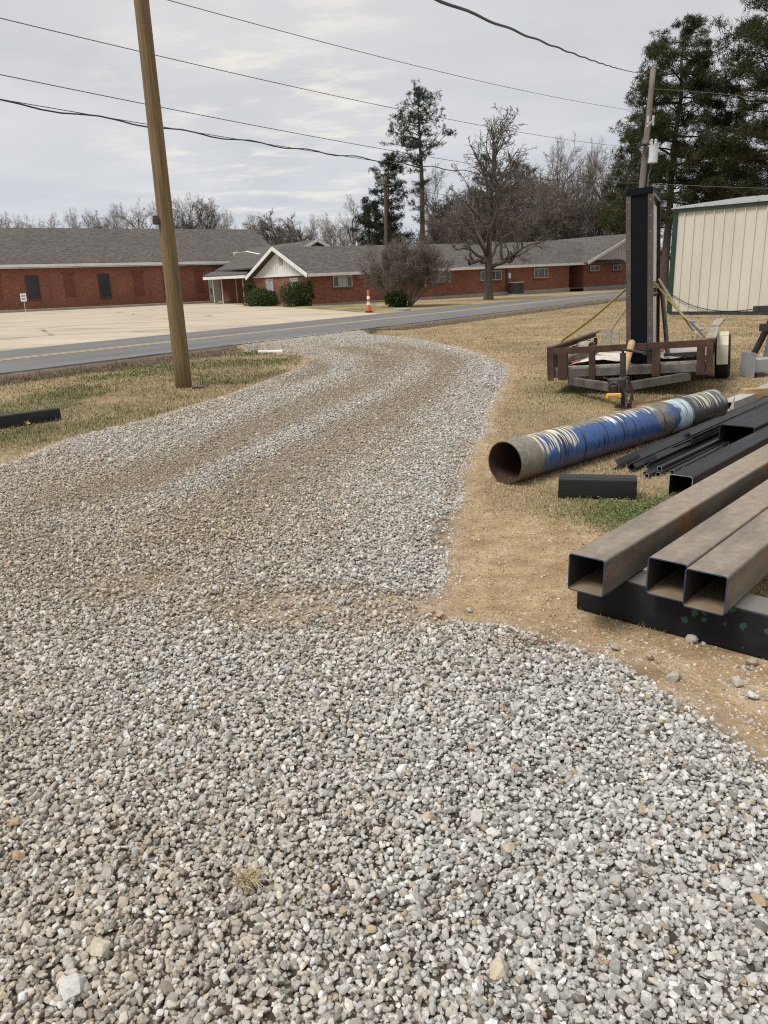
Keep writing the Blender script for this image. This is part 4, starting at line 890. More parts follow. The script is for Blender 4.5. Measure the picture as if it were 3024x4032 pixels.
def tubemat():
    m, nt, p = newmat('weathered_mill_tube'); v = objco(nt); st = objco(nt, (.7, 4, 4))
    a = noise(nt, st, 1.6, 6, .65, .3); b = noise(nt, v, 22, 5, .7); c_ = noise(nt, objco(nt, (1.2, 3.5, 3.5)), 1.3, 5, .65)
    c = rampn(nt, a, [(.28, (.060, .055, .050)), (.48, (.115, .102, .088)), (.66, (.19, .162, .132))])
    c = mixc(nt, .5, c, rampn(nt, b, [(.3, (.78, .77, .76)), (.7, (1.16, 1.15, 1.12))]), 'MULTIPLY')
    c = mixc(nt, sstep(nt, c_, .57, .69, 0, .8), c, rampn(nt, b, [(.3, (.16, .062, .024)), (.7, (.33, .155, .066))]))
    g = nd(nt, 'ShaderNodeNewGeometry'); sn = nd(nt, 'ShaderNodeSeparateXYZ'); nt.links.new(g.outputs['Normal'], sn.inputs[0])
    dust_and_light = mth(nt, 'MULTIPLY', sstep(nt, sn.outputs[2], .55, .95), sstep(nt, a, .30, .58, .25, .8))       # dry dust plus painted-in light on the upper face; shade painted into darker sides
    c = mixc(nt, dust_and_light, c, rampn(nt, b, [(.3, (.235, .185, .135)), (.7, (.36, .295, .225))]))
    sc1 = noise(nt, objco(nt, (.5, 30, 30)), 1.0, 3, .6); c = mixc(nt, sstep(nt, sc1, .66, .72, 0, .35), c, (.06, .05, .045))
    nt.links.new(c, p.inputs['Base Color']); p.inputs['Roughness'].default_value = .55; p.inputs['Metallic'].default_value = .15; bump(nt, p, b, .1, .003); return m
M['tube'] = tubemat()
for nm, al, lat, lab in (('a', 0, 0, 'rusty brown square steel tube lying alone at the left end of the support beam'),
                         ('b', .15, .283, 'middle square steel tube with rust stains, touching its right neighbour'),
                         ('c', .112, .453, 'rightmost greyish square steel tube at the edge of the photo')):
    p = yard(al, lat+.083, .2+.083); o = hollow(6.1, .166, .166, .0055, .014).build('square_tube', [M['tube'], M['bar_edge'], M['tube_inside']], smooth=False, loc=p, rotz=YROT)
    tag(o, lab, 'steel tube', 'square steel tubes on a black beam')
def splat():
    m, nt, p = newmat('black_beam_with_green_spots'); v = objco(nt); t = objco(nt)
    a = noise(nt, v, 4, 6, .65)
    c = rampn(nt, a, [(.3, (.006, .0065, .0075)), (.6, (.012, .013, .0155)), (.8, (.026, .026, .028))])
    vo = nd(nt, 'ShaderNodeTexVoronoi'); vo.inputs['Scale'].default_value = 22; vo.inputs['Randomness'].default_value = 1
    nt.links.new(mixc(nt, .03, v, noise(nt, v, 30, 3)), vo.inputs['Vector'])
    sx_ = nd(nt, 'ShaderNodeSeparateXYZ'); nt.links.new(v, sx_.inputs[0]); sc_ = nd(nt, 'ShaderNodeSeparateColor'); nt.links.new(vo.outputs['Color'], sc_.inputs[0])
    rad = mth(nt, 'MULTIPLY', sc_.outputs[0], .36); spot = mth(nt, 'LESS_THAN', vo.outputs['Distance'], rad)
    spot = mth(nt, 'MULTIPLY', spot, sstep(nt, sx_.outputs[0], .42, .52)); spot = mth(nt, 'MULTIPLY', spot, mth(nt, 'GREATER_THAN', sc_.outputs[1], .3))
    c = mixc(nt, spot, c, (.022, .085, .060)); g = nd(nt, 'ShaderNodeNewGeometry'); sn = nd(nt, 'ShaderNodeSeparateXYZ'); nt.links.new(g.outputs['Normal'], sn.inputs[0])
    c = mixc(nt, mth(nt, 'MULTIPLY', sstep(nt, sn.outputs[2], .6, .95), sstep(nt, a, .3, .6, .45, .85)), c, (.20, .185, .165))
    nt.links.new(c, p.inputs['Base Color']); p.inputs['Roughness'].default_value = .5; p.inputs['Specular IOR Level'].default_value = .22
    bump(nt, p, noise(nt, v, 60, 3), .06, .004); return m
M['splat'] = splat()
bp = yard(.235+.09, -.075, .1)
o = hollow(2.6, .18, .2, .008, .016).build('support_beam', [M['splat'], M['mill_dark'], M['dark_metal']], loc=bp, rotz=math.atan2(YL.y, YL.x)); tag(o, 'black steel beam with green paint spots carrying the rusty tubes', 'steel beam')
o = hollow(2.6, .18, .2, .008, .016).build('support_beam', [M['splat'], M['mill_dark'], M['dark_metal']], loc=yard(4.9, -.16, .1), rotz=math.atan2(YL.y, YL.x)); tag(o, 'far black beam under the other end of the rusty tubes', 'steel beam')
fp_ = yard((1.97-.78)*.674+(5.12-3.08)*.739, (1.97-.78)*.739-(5.12-3.08)*.674+.08, .083)
o = hollow(3.6, .165, .165, .006, .02).build('square_tube', [M['mill_dark'], M['bar_cut'], M['dark_frame']], loc=fp_, rotz=YROT); tag(o, 'long black square tube on the ground behind the rusty tubes', 'steel tube')
o = hollow(3.2, .29, .2, .008, .02).build('box_beam', [M['mill_dark'], M['mill_dark'], M['dark_frame']], loc=yard(4.10, -.64, .101), rotz=YROT); tag(o, 'wide black box beam lying beyond the long black tube', 'steel beam')
# off-cut on the grass
q0 = G(2197, 1963); q1 = G(2505, 1972); dv = (q1-q0); an = math.atan2(dv.y, dv.x)
nrm = Vector((-dv.y, dv.x, 0)).normalized()
o = hollow(dv.length, .135, .15, .008, .022).build('tube_offcut', [M['mill_dark'], M['bar_cut'], M['dark_frame']], loc=q0+nrm*.068+Vector((0, 0, .077)), rotz=an); tag(o, 'short black piece of square tube lying on the grass', 'steel offcut')
# beam on the left lawn
q1 = G(243, 1656); q0 = G(0, 1692); dv = (q0-q1); an = math.atan2(dv.y, dv.x); nrm = Vector((dv.y, -dv.x, 0)).normalized()
o = hollow(2.4, .15, .15, .008, .02).build('black_beam', [M['mill_dark'], M['mill_dark'], M['dark_frame']], loc=q1+nrm*.075+Vector((0, 0, hz(q1.x, q1.y)+.076)), rotz=an); tag(o, 'short black square beam on the left lawn cut by the photo edge', 'steel beam')

# the painted pipe
def pipemat():
    m, nt, p = newmat('paint_streaked_pipe'); v = objco(nt); s = nd(nt, 'ShaderNodeSeparateXYZ'); nt.links.new(v, s.inputs[0])
    ang = mth(nt, 'ARCTAN2', s.outputs[1], s.outputs[2])            # 0 at the top, negative on the viewer's side
    x = s.outputs[0]
    def cc(sx_, sa, off=0.0):
        c = nd(nt, 'ShaderNodeCombineXYZ'); nt.links.new(mth(nt, 'MULTIPLY', x, sx_), c.inputs[0]); nt.links.new(mth(nt, 'MULTIPLY', ang, sa), c.inputs[1]); c.inputs[2].default_value = off; return c.outputs[0]
    big = noise(nt, cc(3.2, 1.3), 1.0, 5, .6); drip = noise(nt, cc(38, .42), 1.0, 2, .5); drip2 = noise(nt, cc(50, .55, 7.3), 1.0, 2, .5); fine = noise(nt, v, 30, 5, .7); ed = noise(nt, cc(22, .5, 3.1), 1.0, 3, .6)
    xw = mth(nt, 'ADD', x, mth(nt, 'MULTIPLY', mth(nt, 'SUBTRACT', big, .5), .22))
    xw = mth(nt, 'ADD', xw, mth(nt, 'MULTIPLY', mth(nt, 'SUBTRACT', ed, .5), .16))
    steel = rampn(nt, fine, [(.3, (.105, .095, .078)), (.7, (.235, .215, .175))])
    blue = rampn(nt, fine, [(.3, (.020, .057, .165)), (.7, (.042, .112, .29))])
    top = sstep(nt, mth(nt, 'ABSOLUTE', mth(nt, 'ADD', ang, -.25)), .25, 1.0, 1, 0)     # crown of the pipe where the paint has worn off
    def band(a, b, f=.05):
        return mth(nt, 'MULTIPLY', sstep(nt, xw, a-f, a+f), sstep(nt, xw, b-f, b+f, 1, 0))
    c = steel
    bl = mth(nt, 'MULTIPLY', band(.30, 2.42), sstep(nt, mth(nt, 'ADD', top, mth(nt, 'MULTIPLY', ed, .8)), .74, .98, 1, .0))
    c = mixc(nt, bl, c, blue)
    worn = mth(nt, 'MULTIPLY', band(1.95, 2.28, .04), sstep(nt, big, .42, .52)); c = mixc(nt, worn, c, steel)
    cream = mth(nt, 'MULTIPLY', band(.26, .78), sstep(nt, drip2, .47, .53)); cream = mth(nt, 'MULTIPLY', cream, sstep(nt, ang, .2, 1.5, 1, 0)); cream = mth(nt, 'MULTIPLY', cream, sstep(nt, mth(nt, 'ADD', mth(nt, 'ABSOLUTE', ang), mth(nt, 'MULTIPLY', ed, 1.1)), 1.75, 1.95, 1, 0)); c = mixc(nt, cream, c, (.58, .53, .38))
    wst = mth(nt, 'MULTIPLY', band(1.15, 2.1, .1), sstep(nt, drip2, .56, .60)); wst = mth(nt, 'MULTIPLY', wst, sstep(nt, mth(nt, 'ADD', mth(nt, 'ABSOLUTE', ang), mth(nt, 'MULTIPLY', ed, 1.3)), 1.15, 1.4, 1, 0)); c = mixc(nt, wst, c, (.72, .72, .70))
    blk = mth(nt, 'MULTIPLY', band(.30, 2.42), sstep(nt, drip, .58, .61)); c = mixc(nt, mth(nt, 'MULTIPLY', blk, .92), c, (.014, .015, .02))
    lite = band(2.34, 2.62, .02); c = mixc(nt, mth(nt, 'MULTIPLY', lite, sstep(nt, big, .30, .42)), c, rampn(nt, ed, [(.35, (.22, .42, .62)), (.5, (.55, .64, .66)), (.62, (.70, .70, .58))]))
    dark = band(2.60, 3.36, .015); c = mixc(nt, mth(nt, 'MULTIPLY', dark, .95), c, rampn(nt, fine, [(.3, (.022, .022, .024)), (.7, (.075, .072, .068))]))
    yst = mth(nt, 'MULTIPLY', band(2.74, 3.30, .04), sstep(nt, drip, .46, .53)); yst = mth(nt, 'MULTIPLY', yst, sstep(nt, mth(nt, 'ADD', mth(nt, 'ABSOLUTE', ang), mth(nt, 'MULTIPLY', ed, 1.2)), 1.65, 1.9, 1, 0)); c = mixc(nt, yst, c, rampn(nt, big, [(.35, (.62, .62, .42)), (.6, (.60, .60, .52)), (.75, (.42, .5, .62))]))
    b2 = mth(nt, 'MULTIPLY', band(2.36, 3.32, .03), sstep(nt, drip2, .57, .61)); c = mixc(nt, mth(nt, 'MULTIPLY', b2, .8), c, (.02, .02, .025))
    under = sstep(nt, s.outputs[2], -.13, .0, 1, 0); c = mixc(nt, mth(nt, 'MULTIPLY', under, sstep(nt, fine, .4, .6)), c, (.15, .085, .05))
    rustn = sstep(nt, noise(nt, cc(6, 2.0, 9.0), 1.0, 6, .7), .62, .70); c = mixc(nt, mth(nt, 'MULTIPLY', rustn, .75), c, (.16, .075, .035))
    nt.links.new(c, p.inputs['Base Color']); p.inputs['Roughness'].default_value = .48; bump(nt, p, mth(nt, 'ADD', drip2, mth(nt, 'MULTIPLY', fine, .5)), .12, .004); return m
M['pipe'] = pipemat()
r_ = .163; e0 = G(1988, 1822, r_); e1 = G(2806, 1596, r_); dv = e1-e0; Lp = dv.length; an = math.atan2(dv.y, dv.x)
print('pipe length', Lp)
mb = MB(); nn = 64; ri = r_-.0095
V = []
for xx_, rr_ in ((0, r_-.0012), (.0015, r_), (Lp-.0015, r_), (Lp, r_-.0012)): V += [(xx_, rr_*math.sin(2*PI*k/nn), rr_*math.cos(2*PI*k/nn)) for k in range(nn)]
for xx_ in (Lp, 0): V += [(xx_, ri*math.sin(2*PI*k/nn), ri*math.cos(2*PI*k/nn)) for k in range(nn)]
fs = []; mis = []
for a in range(6):
    b = (a+1) % 6
    for k in range(nn): fs.append((a*nn+k, b*nn+k, b*nn+(k+1) % nn, a*nn+(k+1) % nn)); mis.append({3: 1, 4: 2, 5: 1}.get(a, 0))
mb.add(V, fs); mb.mi = mis
o = mb.build('steel_pipe', [M['pipe'], M['rust'], M['rust']], smooth=False, loc=e0, rotz=an)
for pl in o.data.polygons: pl.use_smooth = pl.material_index != 1
o.data.set_sharp_from_angle(angle=R(40)) if hasattr(o.data, 'set_sharp_from_angle') else None
tag(o, 'large steel pipe streaked with blue white and black paint on the grass', 'pipe')

# angle bars and small square bars: a loose bundle
def angle_bar(L, leg, t, roll):
    mb = MB(); pr = [(0, 0), (leg, 0), (leg, t), (t, t), (t, leg), (0, leg)]; c, s = math.cos(roll), math.sin(roll)
    pr = [(a*c-b*s, a*s+b*c) for a, b in pr]; mz = min(b for a, b in pr)
    P0 = [(0, a, b-mz) for a, b in pr]; mb.prism(P0, (L, 0, 0)); mb.mi = [1, 1]+[0]*6; return mb
random.seed(12)
ab = [(2.82, -1.10, .0, 3.9, .06, -.6), (2.80, -1.03, .0, 4.0, .06, 2.4), (2.84, -.97, .0, 4.2, .05, -.7), (2.98, -.985, .042, 4.1, .055, -.785), (2.90, -.92, .0, 3.8, .06, 2.2), (3.10, -.90, .03, 3.6, .05, -.7), (3.45, -.93, .055, 3.4, .05, .3), (3.95, -.965, .07, 3.7, .048, -.785), (3.80, -.91, .075, 3.9, .045, .15), (3.62, -1.00, .05, 3.9, .04, -.75), (3.70, -.87, .06, 3.9, .036, -.2)]
al_ = ['flat black angle bar, leftmost at the near end of the bundle', 'upturned black angle bar second from the left in the bundle', 'black angle bar lying low in the middle of the bundle', 'black angle bar stacked on top at the near end, its ends blue', 'black angle bar beside the small square bars', 'black angle bar lying over the small square bars', 'angle bar lying at a different tilt across the middle of the bundle', 'wide black angle bar set back on the top of the bundle', 'black angle bar on top of the bundle with its flange upright', 'black angle bar set back along the left of the bundle top', 'thin angle bar along the right of the bundle top']
for (a, l, z, L, leg, rl), lab in zip(ab, al_):
    o = angle_bar(L, leg, .007, rl).build('angle_bar', [M['bar_black'], M['bar_edge']], loc=yard(a, l, z+.004), rotz=YROT+random.uniform(-.004, .012)); tag(o, lab, 'angle bar', 'black angle bars in a bundle')
for (a, l, z, L), lab in zip([(2.76, -.86, .0, 4.2), (2.70, -.82, .0, 4.2), (2.86, -.79, .03, 4.0), (2.80, -.775, .0, 4.1), (2.92, -.715, .0, 3.8)],
        ('small square bar at the left of the open bar ends', 'small square bar reaching nearest the camera', 'small square bar lying on top of the others', 'small square bar between its neighbours on the grass', 'small greyish square bar farthest right of the bundle')):
    o = hollow(L, .036, .036, .004, .005, n=2).build('square_bar', [M['bar_black'], M['bar_cut'], M['dark_frame']], loc=yard(a, l, z+.02), rotz=YROT+random.uniform(-.008, .004)); tag(o, lab, 'square bar', 'small square bars in a bundle')
for (a, l, L), lab in zip([(4.22, -1.24, 3.4), (4.05, -1.19, 3.4), (4.32, -1.21, 3.4)], ('thin round bar farthest left of the bundle', 'thin round bar with the nearest end, left of the angle bars', 'thin round bar between its two neighbours')):
    mb = MB(); mb.tube([(0, 0, .016), (L, 0, .016)], .015, 8); o = mb.build('round_bar', M['bar_black'], loc=yard(a, l, .0 if l != -1.21 else .026), rotz=YROT+.004); tag(o, lab, 'round bar', 'thin round bars')
# pale channel beyond the pipe, and a wood block
c0 = G(2862, 1612, 0); mb = MB()
Lc, wc, hc, tc_ = 2.6, .15, .085, .01
mb.box((Lc/2, 0, hc-tc_/2), (Lc, wc, tc_)); mb.box((Lc/2, wc/2-tc_/2, (hc-tc_)/2), (Lc, tc_, hc-tc_)); mb.box((Lc/2, -wc/2+tc_/2, (hc-tc_)/2), (Lc, tc_, hc-tc_))
ch = mb.build('steel_channel', M['chan'], loc=c0+Vector((0, 0, .004)), rotz=YROT); tag(ch, 'pale grey steel channel lying open side down by the pipe end', 'steel channel')
mb = MB(); mb.prism([(-.004, -.075, 0), (-.004, -.075, .16), (-.004, -.068, .14), (-.004, -.03, 0)], (-.008, 0, 0)); mb.build('torn_flange', M['chan'], ch)
wb = G(3005, 1575); mb = MB(); mb.box((0, 0, .075), (.55, .09, .14), bev=.005); o = mb.build('wood_block', M['wood_tan'], loc=wb, rotz=R(8)); tag(o, 'tan wooden block at the right edge above the black bars', 'wood block')
# grey beam with an end plate, and a steel trestle behind
ib = thing('grey_beam', 'light grey steel beam with a taller end plate, at the right edge', 'steel beam', G(2962, 1488), R(14))
mb = MB(); mb.box((1.5, .1, .16), (3.0, .2, .2), bev=.012); mb.build('beam', M['grey_beam'], ib)
mb = MB(); mb.box((-.012, .1, .18), (.022, .28, .34)); mb.build('end_plate', M['grey_beam'], ib)
mb = MB(); mb.box((.12, .1, .03), (.14, .3, .055)); mb.box((2.4, .1, .03), (.14, .3, .055)); mb.build('spacer', M['rust'], ib)
tq = G(3003, 1424); tr0 = thing('steel_trestle', 'dark steel trestle with splayed legs at the right edge', 'trestle', (tq.x, tq.y, 0), R(-10))
for sx_ in (0, .62):
    for sy_ in (-.12, .62):
        mb = MB(); mb.bar((sx_ if sx_ else 0, sy_, 0), (.2+.25*(sx_ > 0), .25, .80), .08, .08, bev=.006); mb.build('leg', M['dark_metal'], tr0)
mb = MB(); mb.box((.5, .25, .84), (1.3, .12, .10), bev=.006); mb.build('beam', M['dark_metal'], tr0)
mb = MB(); mb.box((.42, .08, .55), (1.0, .06, .12), bev=.005); mb.build('crosspiece', M['dark_metal'], tr0)

# ------------------------------------------------------------------ trailer
TY = .419; TX0 = Vector((3.137, 9.747, 0)); TRZ = -TY
tl = thing('utility_trailer', 'rusty low utility trailer parked on the grass with its tongue toward the pipe', 'trailer', TX0, TRZ)
TROT = (-.019, -.057, TRZ)                   # it leans to the left and its tongue sits a little high
tl.rotation_euler = TROT
from mathutils import Euler
TM = Euler(TROT).to_matrix()
def tw(x, y, z): return TX0+TM @ Vector((x, y, z))          # trailer frame -> world
def deck(o): o.rotation_euler = TROT; return o
HW, ZB, ZT, TL_ = .985, .262, .635, 4.6
mb = MB(); mb.box((0, .03, ZB+.055), (2*HW, .06, .11), bev=.006); mb.box((0, TL_, ZB+.055), (2*HW, .06, .11))
for sx_ in (-1, 1): mb.box((sx_*(HW-.03), TL_/2, ZB+.055), (.06, TL_-.062, .11), bev=.006)
for k in range(1, 6): mb.box((0, TL_*k/6, ZB+.03), (2*HW-.122, .05, .06))
mb.build('frame', M['trailer_steel'], tl)
mb = MB()
for k in range(11): mb.box((-HW+.15+.169*k, TL_/2, ZB+.1), (.162, TL_-.14, .03))
mb.build('deck', M['wood_grey'], tl)
mb = MB(); mb.box((0, -.012, ZT-.035), (2*HW+.02, .012, .075)); mb.box((0, .02, ZT+.002), (2*HW+.02, .07, .01)); mb.build('front_rail', M['rust'], tl)
for x_, w_ in ((-.955, .085), (-.80, .12), (-.43, .075), (.345, .095), (.86, .095), (.955, .075)):
    mb = MB(); mb.box((x_, -.024, (ZB-.03+ZT-.03)/2+.0), (w_, .012, ZT-ZB-.0), bev=.002); mb.box((x_+w_/2-.006, .012, (ZB+.11+ZT-.07)/2), (.012, .058, ZT-ZB-.19)); mb.build('post', M['rust'], tl)
for sx_ in (-1, 1):
    mb = MB(); mb.box((sx_*(HW+.006), TL_/2-.3, ZT-.03), (.012, TL_-.6, .07)); mb.box((sx_*(HW-.02), TL_/2-.3, ZT+.007), (.07, TL_-.6, .01)); mb.build('side_rail', M['rust'], tl)
    for k in range(6):
        mb = MB(); mb.box((sx_*(HW-.03), .35+.68*k, (ZB+.11+ZT-.07)/2), (.05, .075, ZT-ZB-.19)); mb.build('post', M['rust'], tl)
    mb = MB(); mb.box((sx_*(HW-.02), 2.1, ZT+.026), (.085 if sx_ < 0 else .12, 4.2, .026), bev=.004); mb.build('top_board', M['rust_top'] if sx_ < 0 else M['wood_grey'], tl)
    if sx_ > 0: mb = MB(); mb.bar((HW-.02, 2.5, ZT+.05), (HW+.03, 4.2, ZT+.08), .12, .03); mb.box((HW+.10, 4.25, ZT+.07), (.30, .08, .05)); mb.build('raised_board', M['wood_grey'], tl)
mb = MB(); mb.box((-HW+.10, TL_-.06, (ZB+ZT)/2+.05), (.17, .05, ZT-ZB), bev=.004); mb.box((-HW+.26, TL_-.06, (ZB+ZT)/2+.04), (.14, .05, ZT-ZB-.03), bev=.004); mb.build('end_board', M['wood_grey'], tl)
for sx_ in (-1, 1):
    mb = MB(); pf = []
    for k in range(9): a = PI*k/8; pf.append((1.97-.42*math.cos(a)*(1.12 if k in (0, 8) else 1), .32+(.29 if sx_ > 0 else .27)*min(1, math.sin(a)*1.25)))
    x0_, x1_ = (HW+.025, HW+.17) if sx_ > 0 else (-HW+.06, -HW+.24)
    for (ya, za), (yb, zb_) in zip(pf, pf[1:]): mb.bar(((x0_+x1_)/2, ya, za), ((x0_+x1_)/2, yb, zb_), x1_-x0_, .02)
    mb.box(((x0_+x1_)/2, 1.485, .34), (x1_-x0_, .015, .26)); mb.build('fender', M['fender' if sx_ > 0 else 'wood_grey'], tl)
    for yw in (1.97,):
        xc = HW+.10 if sx_ > 0 else -HW+.15; w_ = MB(); wr = .31 if sx_ > 0 else .25; zc = wr-.057*xc+.019*yw
        w_.tube([(xc-.10, yw, zc), (xc-.095, yw, zc), (xc-.06, yw, zc), (xc+.06, yw, zc), (xc+.095, yw, zc), (xc+.10, yw, zc)], [wr-.05, wr-.02, wr, wr, wr-.02, wr-.05], 28); wh = w_.build('tyre', M['rubber'], tl)
        w_ = MB(); w_.tube([(xc+sx_*.085, yw, zc), (xc+sx_*.106, yw, zc)], [.19*wr/.33, .17*wr/.33], 20); w_.build('rim', M['chan'], wh)
mb = MB(); mb.bar((-.72, .06, ZB-.052), (.01, -.98, ZB-.052), .075, .10, bev=.006); mb.bar((.72, .06, ZB-.052), (-.01, -.98, ZB-.052), .075, .098, bev=.006); mb.build('tongue', M['trailer_steel'], tl)
mb = MB(); mb.box((.01, -1.0, ZB-.02), (.20, .16, .17), bev=.01); mb.box((0, -1.12, ZB+.0), (.09, .22, .10), bev=.02); mb.tube([(0, -1.18, ZB-.08), (0, -1.18, ZB+.0), (0, -1.18, ZB+.05)], [.055, .075, .03], 12); cp_ = mb.build('coupler', M['dark_metal'], tl)
mb = MB(); mb.tube([(-.055, -1.24, ZB-.09)]+[(-.055*math.cos(PI*k/10), -1.24, ZB-.02+.055*math.sin(PI*k/10)) for k in range(11)]+[(.055, -1.24, ZB-.09)], .009, 8); mb.build('lock_shackle', M['rust'], cp_)
mb = MB(); mb.box((0, -1.24, ZB-.095), (.15, .045, .035), bev=.009); mb.box((-.068, -1.24, ZB-.105), (.028, .05, .05), bev=.006); mb.box((.068, -1.24, ZB-.105), (.028, .05, .05), bev=.006); mb.build('lock_body', M['yellow'], cp_)
jk = MB(); jx, jy = .06, -.90; jk.tube([(jx, jy, .08), (jx, jy, .60)], .034, 12); jk.tube([(jx, jy, -.01), (jx, jy, .12)], .027, 10); jk = jk.build('jack', M['dark_metal'], tl)
mb = MB(); mb.tube([(jx, jy, -.02), (jx, jy, .005)], [.10, .09], 14); mb.build('foot', M['rust'], jk)
mb = MB(); mb.tube([(jx, jy, .60), (jx, jy-.02, .64), (jx+.06, jy-.04, .63), (jx+.24, jy-.06, .59)], .016, 8); mb.tube([(jx+.24, jy-.06, .57), (jx+.26, jy-.07, .70)], .022, 8); mb.build('crank', M['dark_metal'], jk)
mb = MB()
for k in range(15):
    a = k/14; p_ = (jx+.07+.05*math.sin(a*3), jy-.17+.02*math.sin(a*9), ZB+.05-.30*a if a < .9 else .02)
    mb.tube([(p_[0]-.012, p_[1], p_[2]+.022), (p_[0]+.012, p_[1], p_[2]+.012), (p_[0]+.012, p_[1], p_[2]-.018), (p_[0]-.012, p_[1], p_[2]-.008), (p_[0]-.012, p_[1], p_[2]+.022)], .006, 5)
for k in range(16): 
    a = k/15; mb.tube([(-.13+.26*a-.01, -1.04, ZB+.085-.035*math.sin(a*PI)), (-.13+.26*a+.014, -1.05, ZB+.075-.035*math.sin(a*PI))], .009, 5)
mb.build('safety_chain', M['rust'], tl)
mb = MB(); mb.tube([(.10, -1.02, ZB+.08), (.13, -1.1, ZB+.02), (.10, -1.1, .14), (.13, -1.12, .06), (.12, -1.16, .01)], .012, 7); mb.tube([(.11, -1.1, .17), (.13, -1.12, .13)], .018, 7); mb.build('wiring_plug', M['wire'], tl)
# wooden stake between tongue and rail
mb = MB(); mb.tube([(.03, -.80, ZB+.0), (.04, -.62, .38), (.07, -.10, .665)], [.030, .04, .043], 12); o = mb.build('wooden_stake', M['wood_tan'], loc=TX0, rotz=TRZ); deck(o); tag(o, 'worn round wooden stake leaning on the front rail of the trailer', 'stake')
# sheets and scraps on the deck
def sheet(name, x0, x1, y0, y1, z, mat, rot, label, seed):
    mb = MB(); n_ = 14; vs = []; rr = random.Random(seed)
    for i in range(n_+1):
        for j in range(n_+1):
            a, b = i/n_, j/n_; vs.append((x0+(x1-x0)*a, y0+(y1-y0)*b, z+.022*math.sin(7*a+seed)*math.sin(5*b+seed*2)+.012*rr.random()))
    m = n_+1; top = [(i*m+j, (i+1)*m+j, (i+1)*m+j+1, i*m+j+1) for i in range(n_) for j in range(n_)]
    mb.add(vs, top); 
    o = deck(mb.build(name, mat, loc=TX0, rotz=TRZ, smooth=True)); s = o.modifiers.new('thickness', 'SOLIDIFY'); s.thickness = .008; tag(o, label, 'sheet'); return o
s1_ = sheet('flattened_sheet', -.72, .05, .35, 1.9, .425, M['sheet'], 0, 'pale stained sheet lying on the left part of the trailer deck', 2)
s2_ = sheet('flattened_sheet', .28, .93, .30, 2.3, .425, M['sheet'], 0, 'pale crumpled sheet lying on the right part of the trailer deck', 5)
mb = MB()
for k in range(16): mb.box((-.76+.02*(k % 2), .45+.09*k, .425), (.07, .06, .012), Matrix.Rotation(.3*(k % 3), 3, 'Z'))
mb.box((-.74, 1.15, .417), (.05, 1.5, .012)); mb.build('red_edging', M['sheet_red'], s1_)
mb = MB()
for k in range(10): mb.box((.27+.02*(k % 2), 1.3+.09*k, .435), (.06, .06, .012), Matrix.Rotation(.4*(k % 3), 3, 'Z'))
mb.build('red_edging', M['sheet_red'], s2_)
mb = MB(); mb.bar((-.86, .16, .43), (-.60, 1.55, .50), .05, .10); o = mb.build('steel_strip', M['trailer_steel'], loc=TX0, rotz=TRZ); deck(o); tag(o, 'grey steel flat lying along the left side of the trailer deck', 'steel flat')
mb = MB(); mb.box((.62, .36, .46), (.42, .07, .04), bev=.003); mb.box((.72, .30, .445), (.36, .05, .02)); o = mb.build('scrap_bar', M['dark_metal'], loc=TX0, rotz=TRZ); deck(o); tag(o, 'dark steel offcuts on the front right of the deck', 'scrap')
mb = MB(); mb.bar((.28, 2.0, .46), (.95, 2.25, .46), .05, .04); o = mb.build('dark_bar', M['dark_metal'], loc=TX0, rotz=TRZ); deck(o); tag(o, 'thin dark bar lying across the pale sheet on the deck', 'steel bar')

# sign cabinet stood on end on the deck
SX, SY, SD, SW = .135, .09, 1.12, .31
SB_ = tw(SX, SY, .39); topz = YY(2505, 742, SB_.y).z; SH = topz-SB_.z
sgn = thing('sign_cabinet', 'tall narrow black sign cabinet strapped upright on the trailer', 'sign cabinet', SB_, TRZ); sgn.rotation_euler = TROT
mb = MB(); mb.box((0, .012, SH/2), (SW-.11, .02, SH-.06)); mb.build('face_panel', M['panel_black'], sgn)
for sx_ in (-1, 1):
    mb = MB(); mb.box((sx_*(SW/2-.029), .004, SH/2-.02), (.058, .03, SH-.06)); mb.box((sx_*(SW/2-.006), .05, SH/2-.02), (.012, .1, SH-.07))
    for k in range(11): mb.box((sx_*(SW/2-.029), -.012, .12+(SH-.25)*k/10), (.009, .006, .009), mi=1)
    mb.build('edge_trim', [M['sign_trim'], M['chrome']], sgn)
mb = MB(); mb.box((0, SD/2, SH+.0), (SW+.006, SD+.01, .03)); mb.box((0, -.010, SH-.035), (SW+.004, .016, .05)); mb.build('top_cap', M['panel_black'], sgn)
mb = MB(); mb.box((-.01, SD/2+.02, SH/2), (SW-.07, SD-.1, SH-.08)); mb.build('core', M['dark_frame'], sgn)
for sx_ in (-1, 1):
    for y_ in (SD-.03,):
        mb = MB(); mb.box((sx_*(SW/2-.02), y_, SH/2), (.04, .06, SH)); mb.build('rear_post', M['rust'], sgn)
    mb = MB(); mb.box((sx_*(SW/2-.014), .36, SH*.70), (.012, .50, SH*.44)); mb.box((sx_*(SW/2-.014), .36, SH*.21), (.012, .50, SH*.36)); mb.build('side_panel', M['sign_white'], sgn)
    mb = MB(); mb.box((sx_*(SW/2-.03), SD/2, SH*.455), (.04, SD-.12, .06)); mb.box((sx_*(SW/2-.03), SD/2, SH*.41), (.035, SD-.12, .03)); mb.box((sx_*(SW/2-.03), SD/2+.03, SH-.04), (.05, SD-.1, .05)); mb.build('cross_bar', M['sign_trim'], sgn)
def swld(x, y, z): return SB_+TM @ Vector((x, y, z))
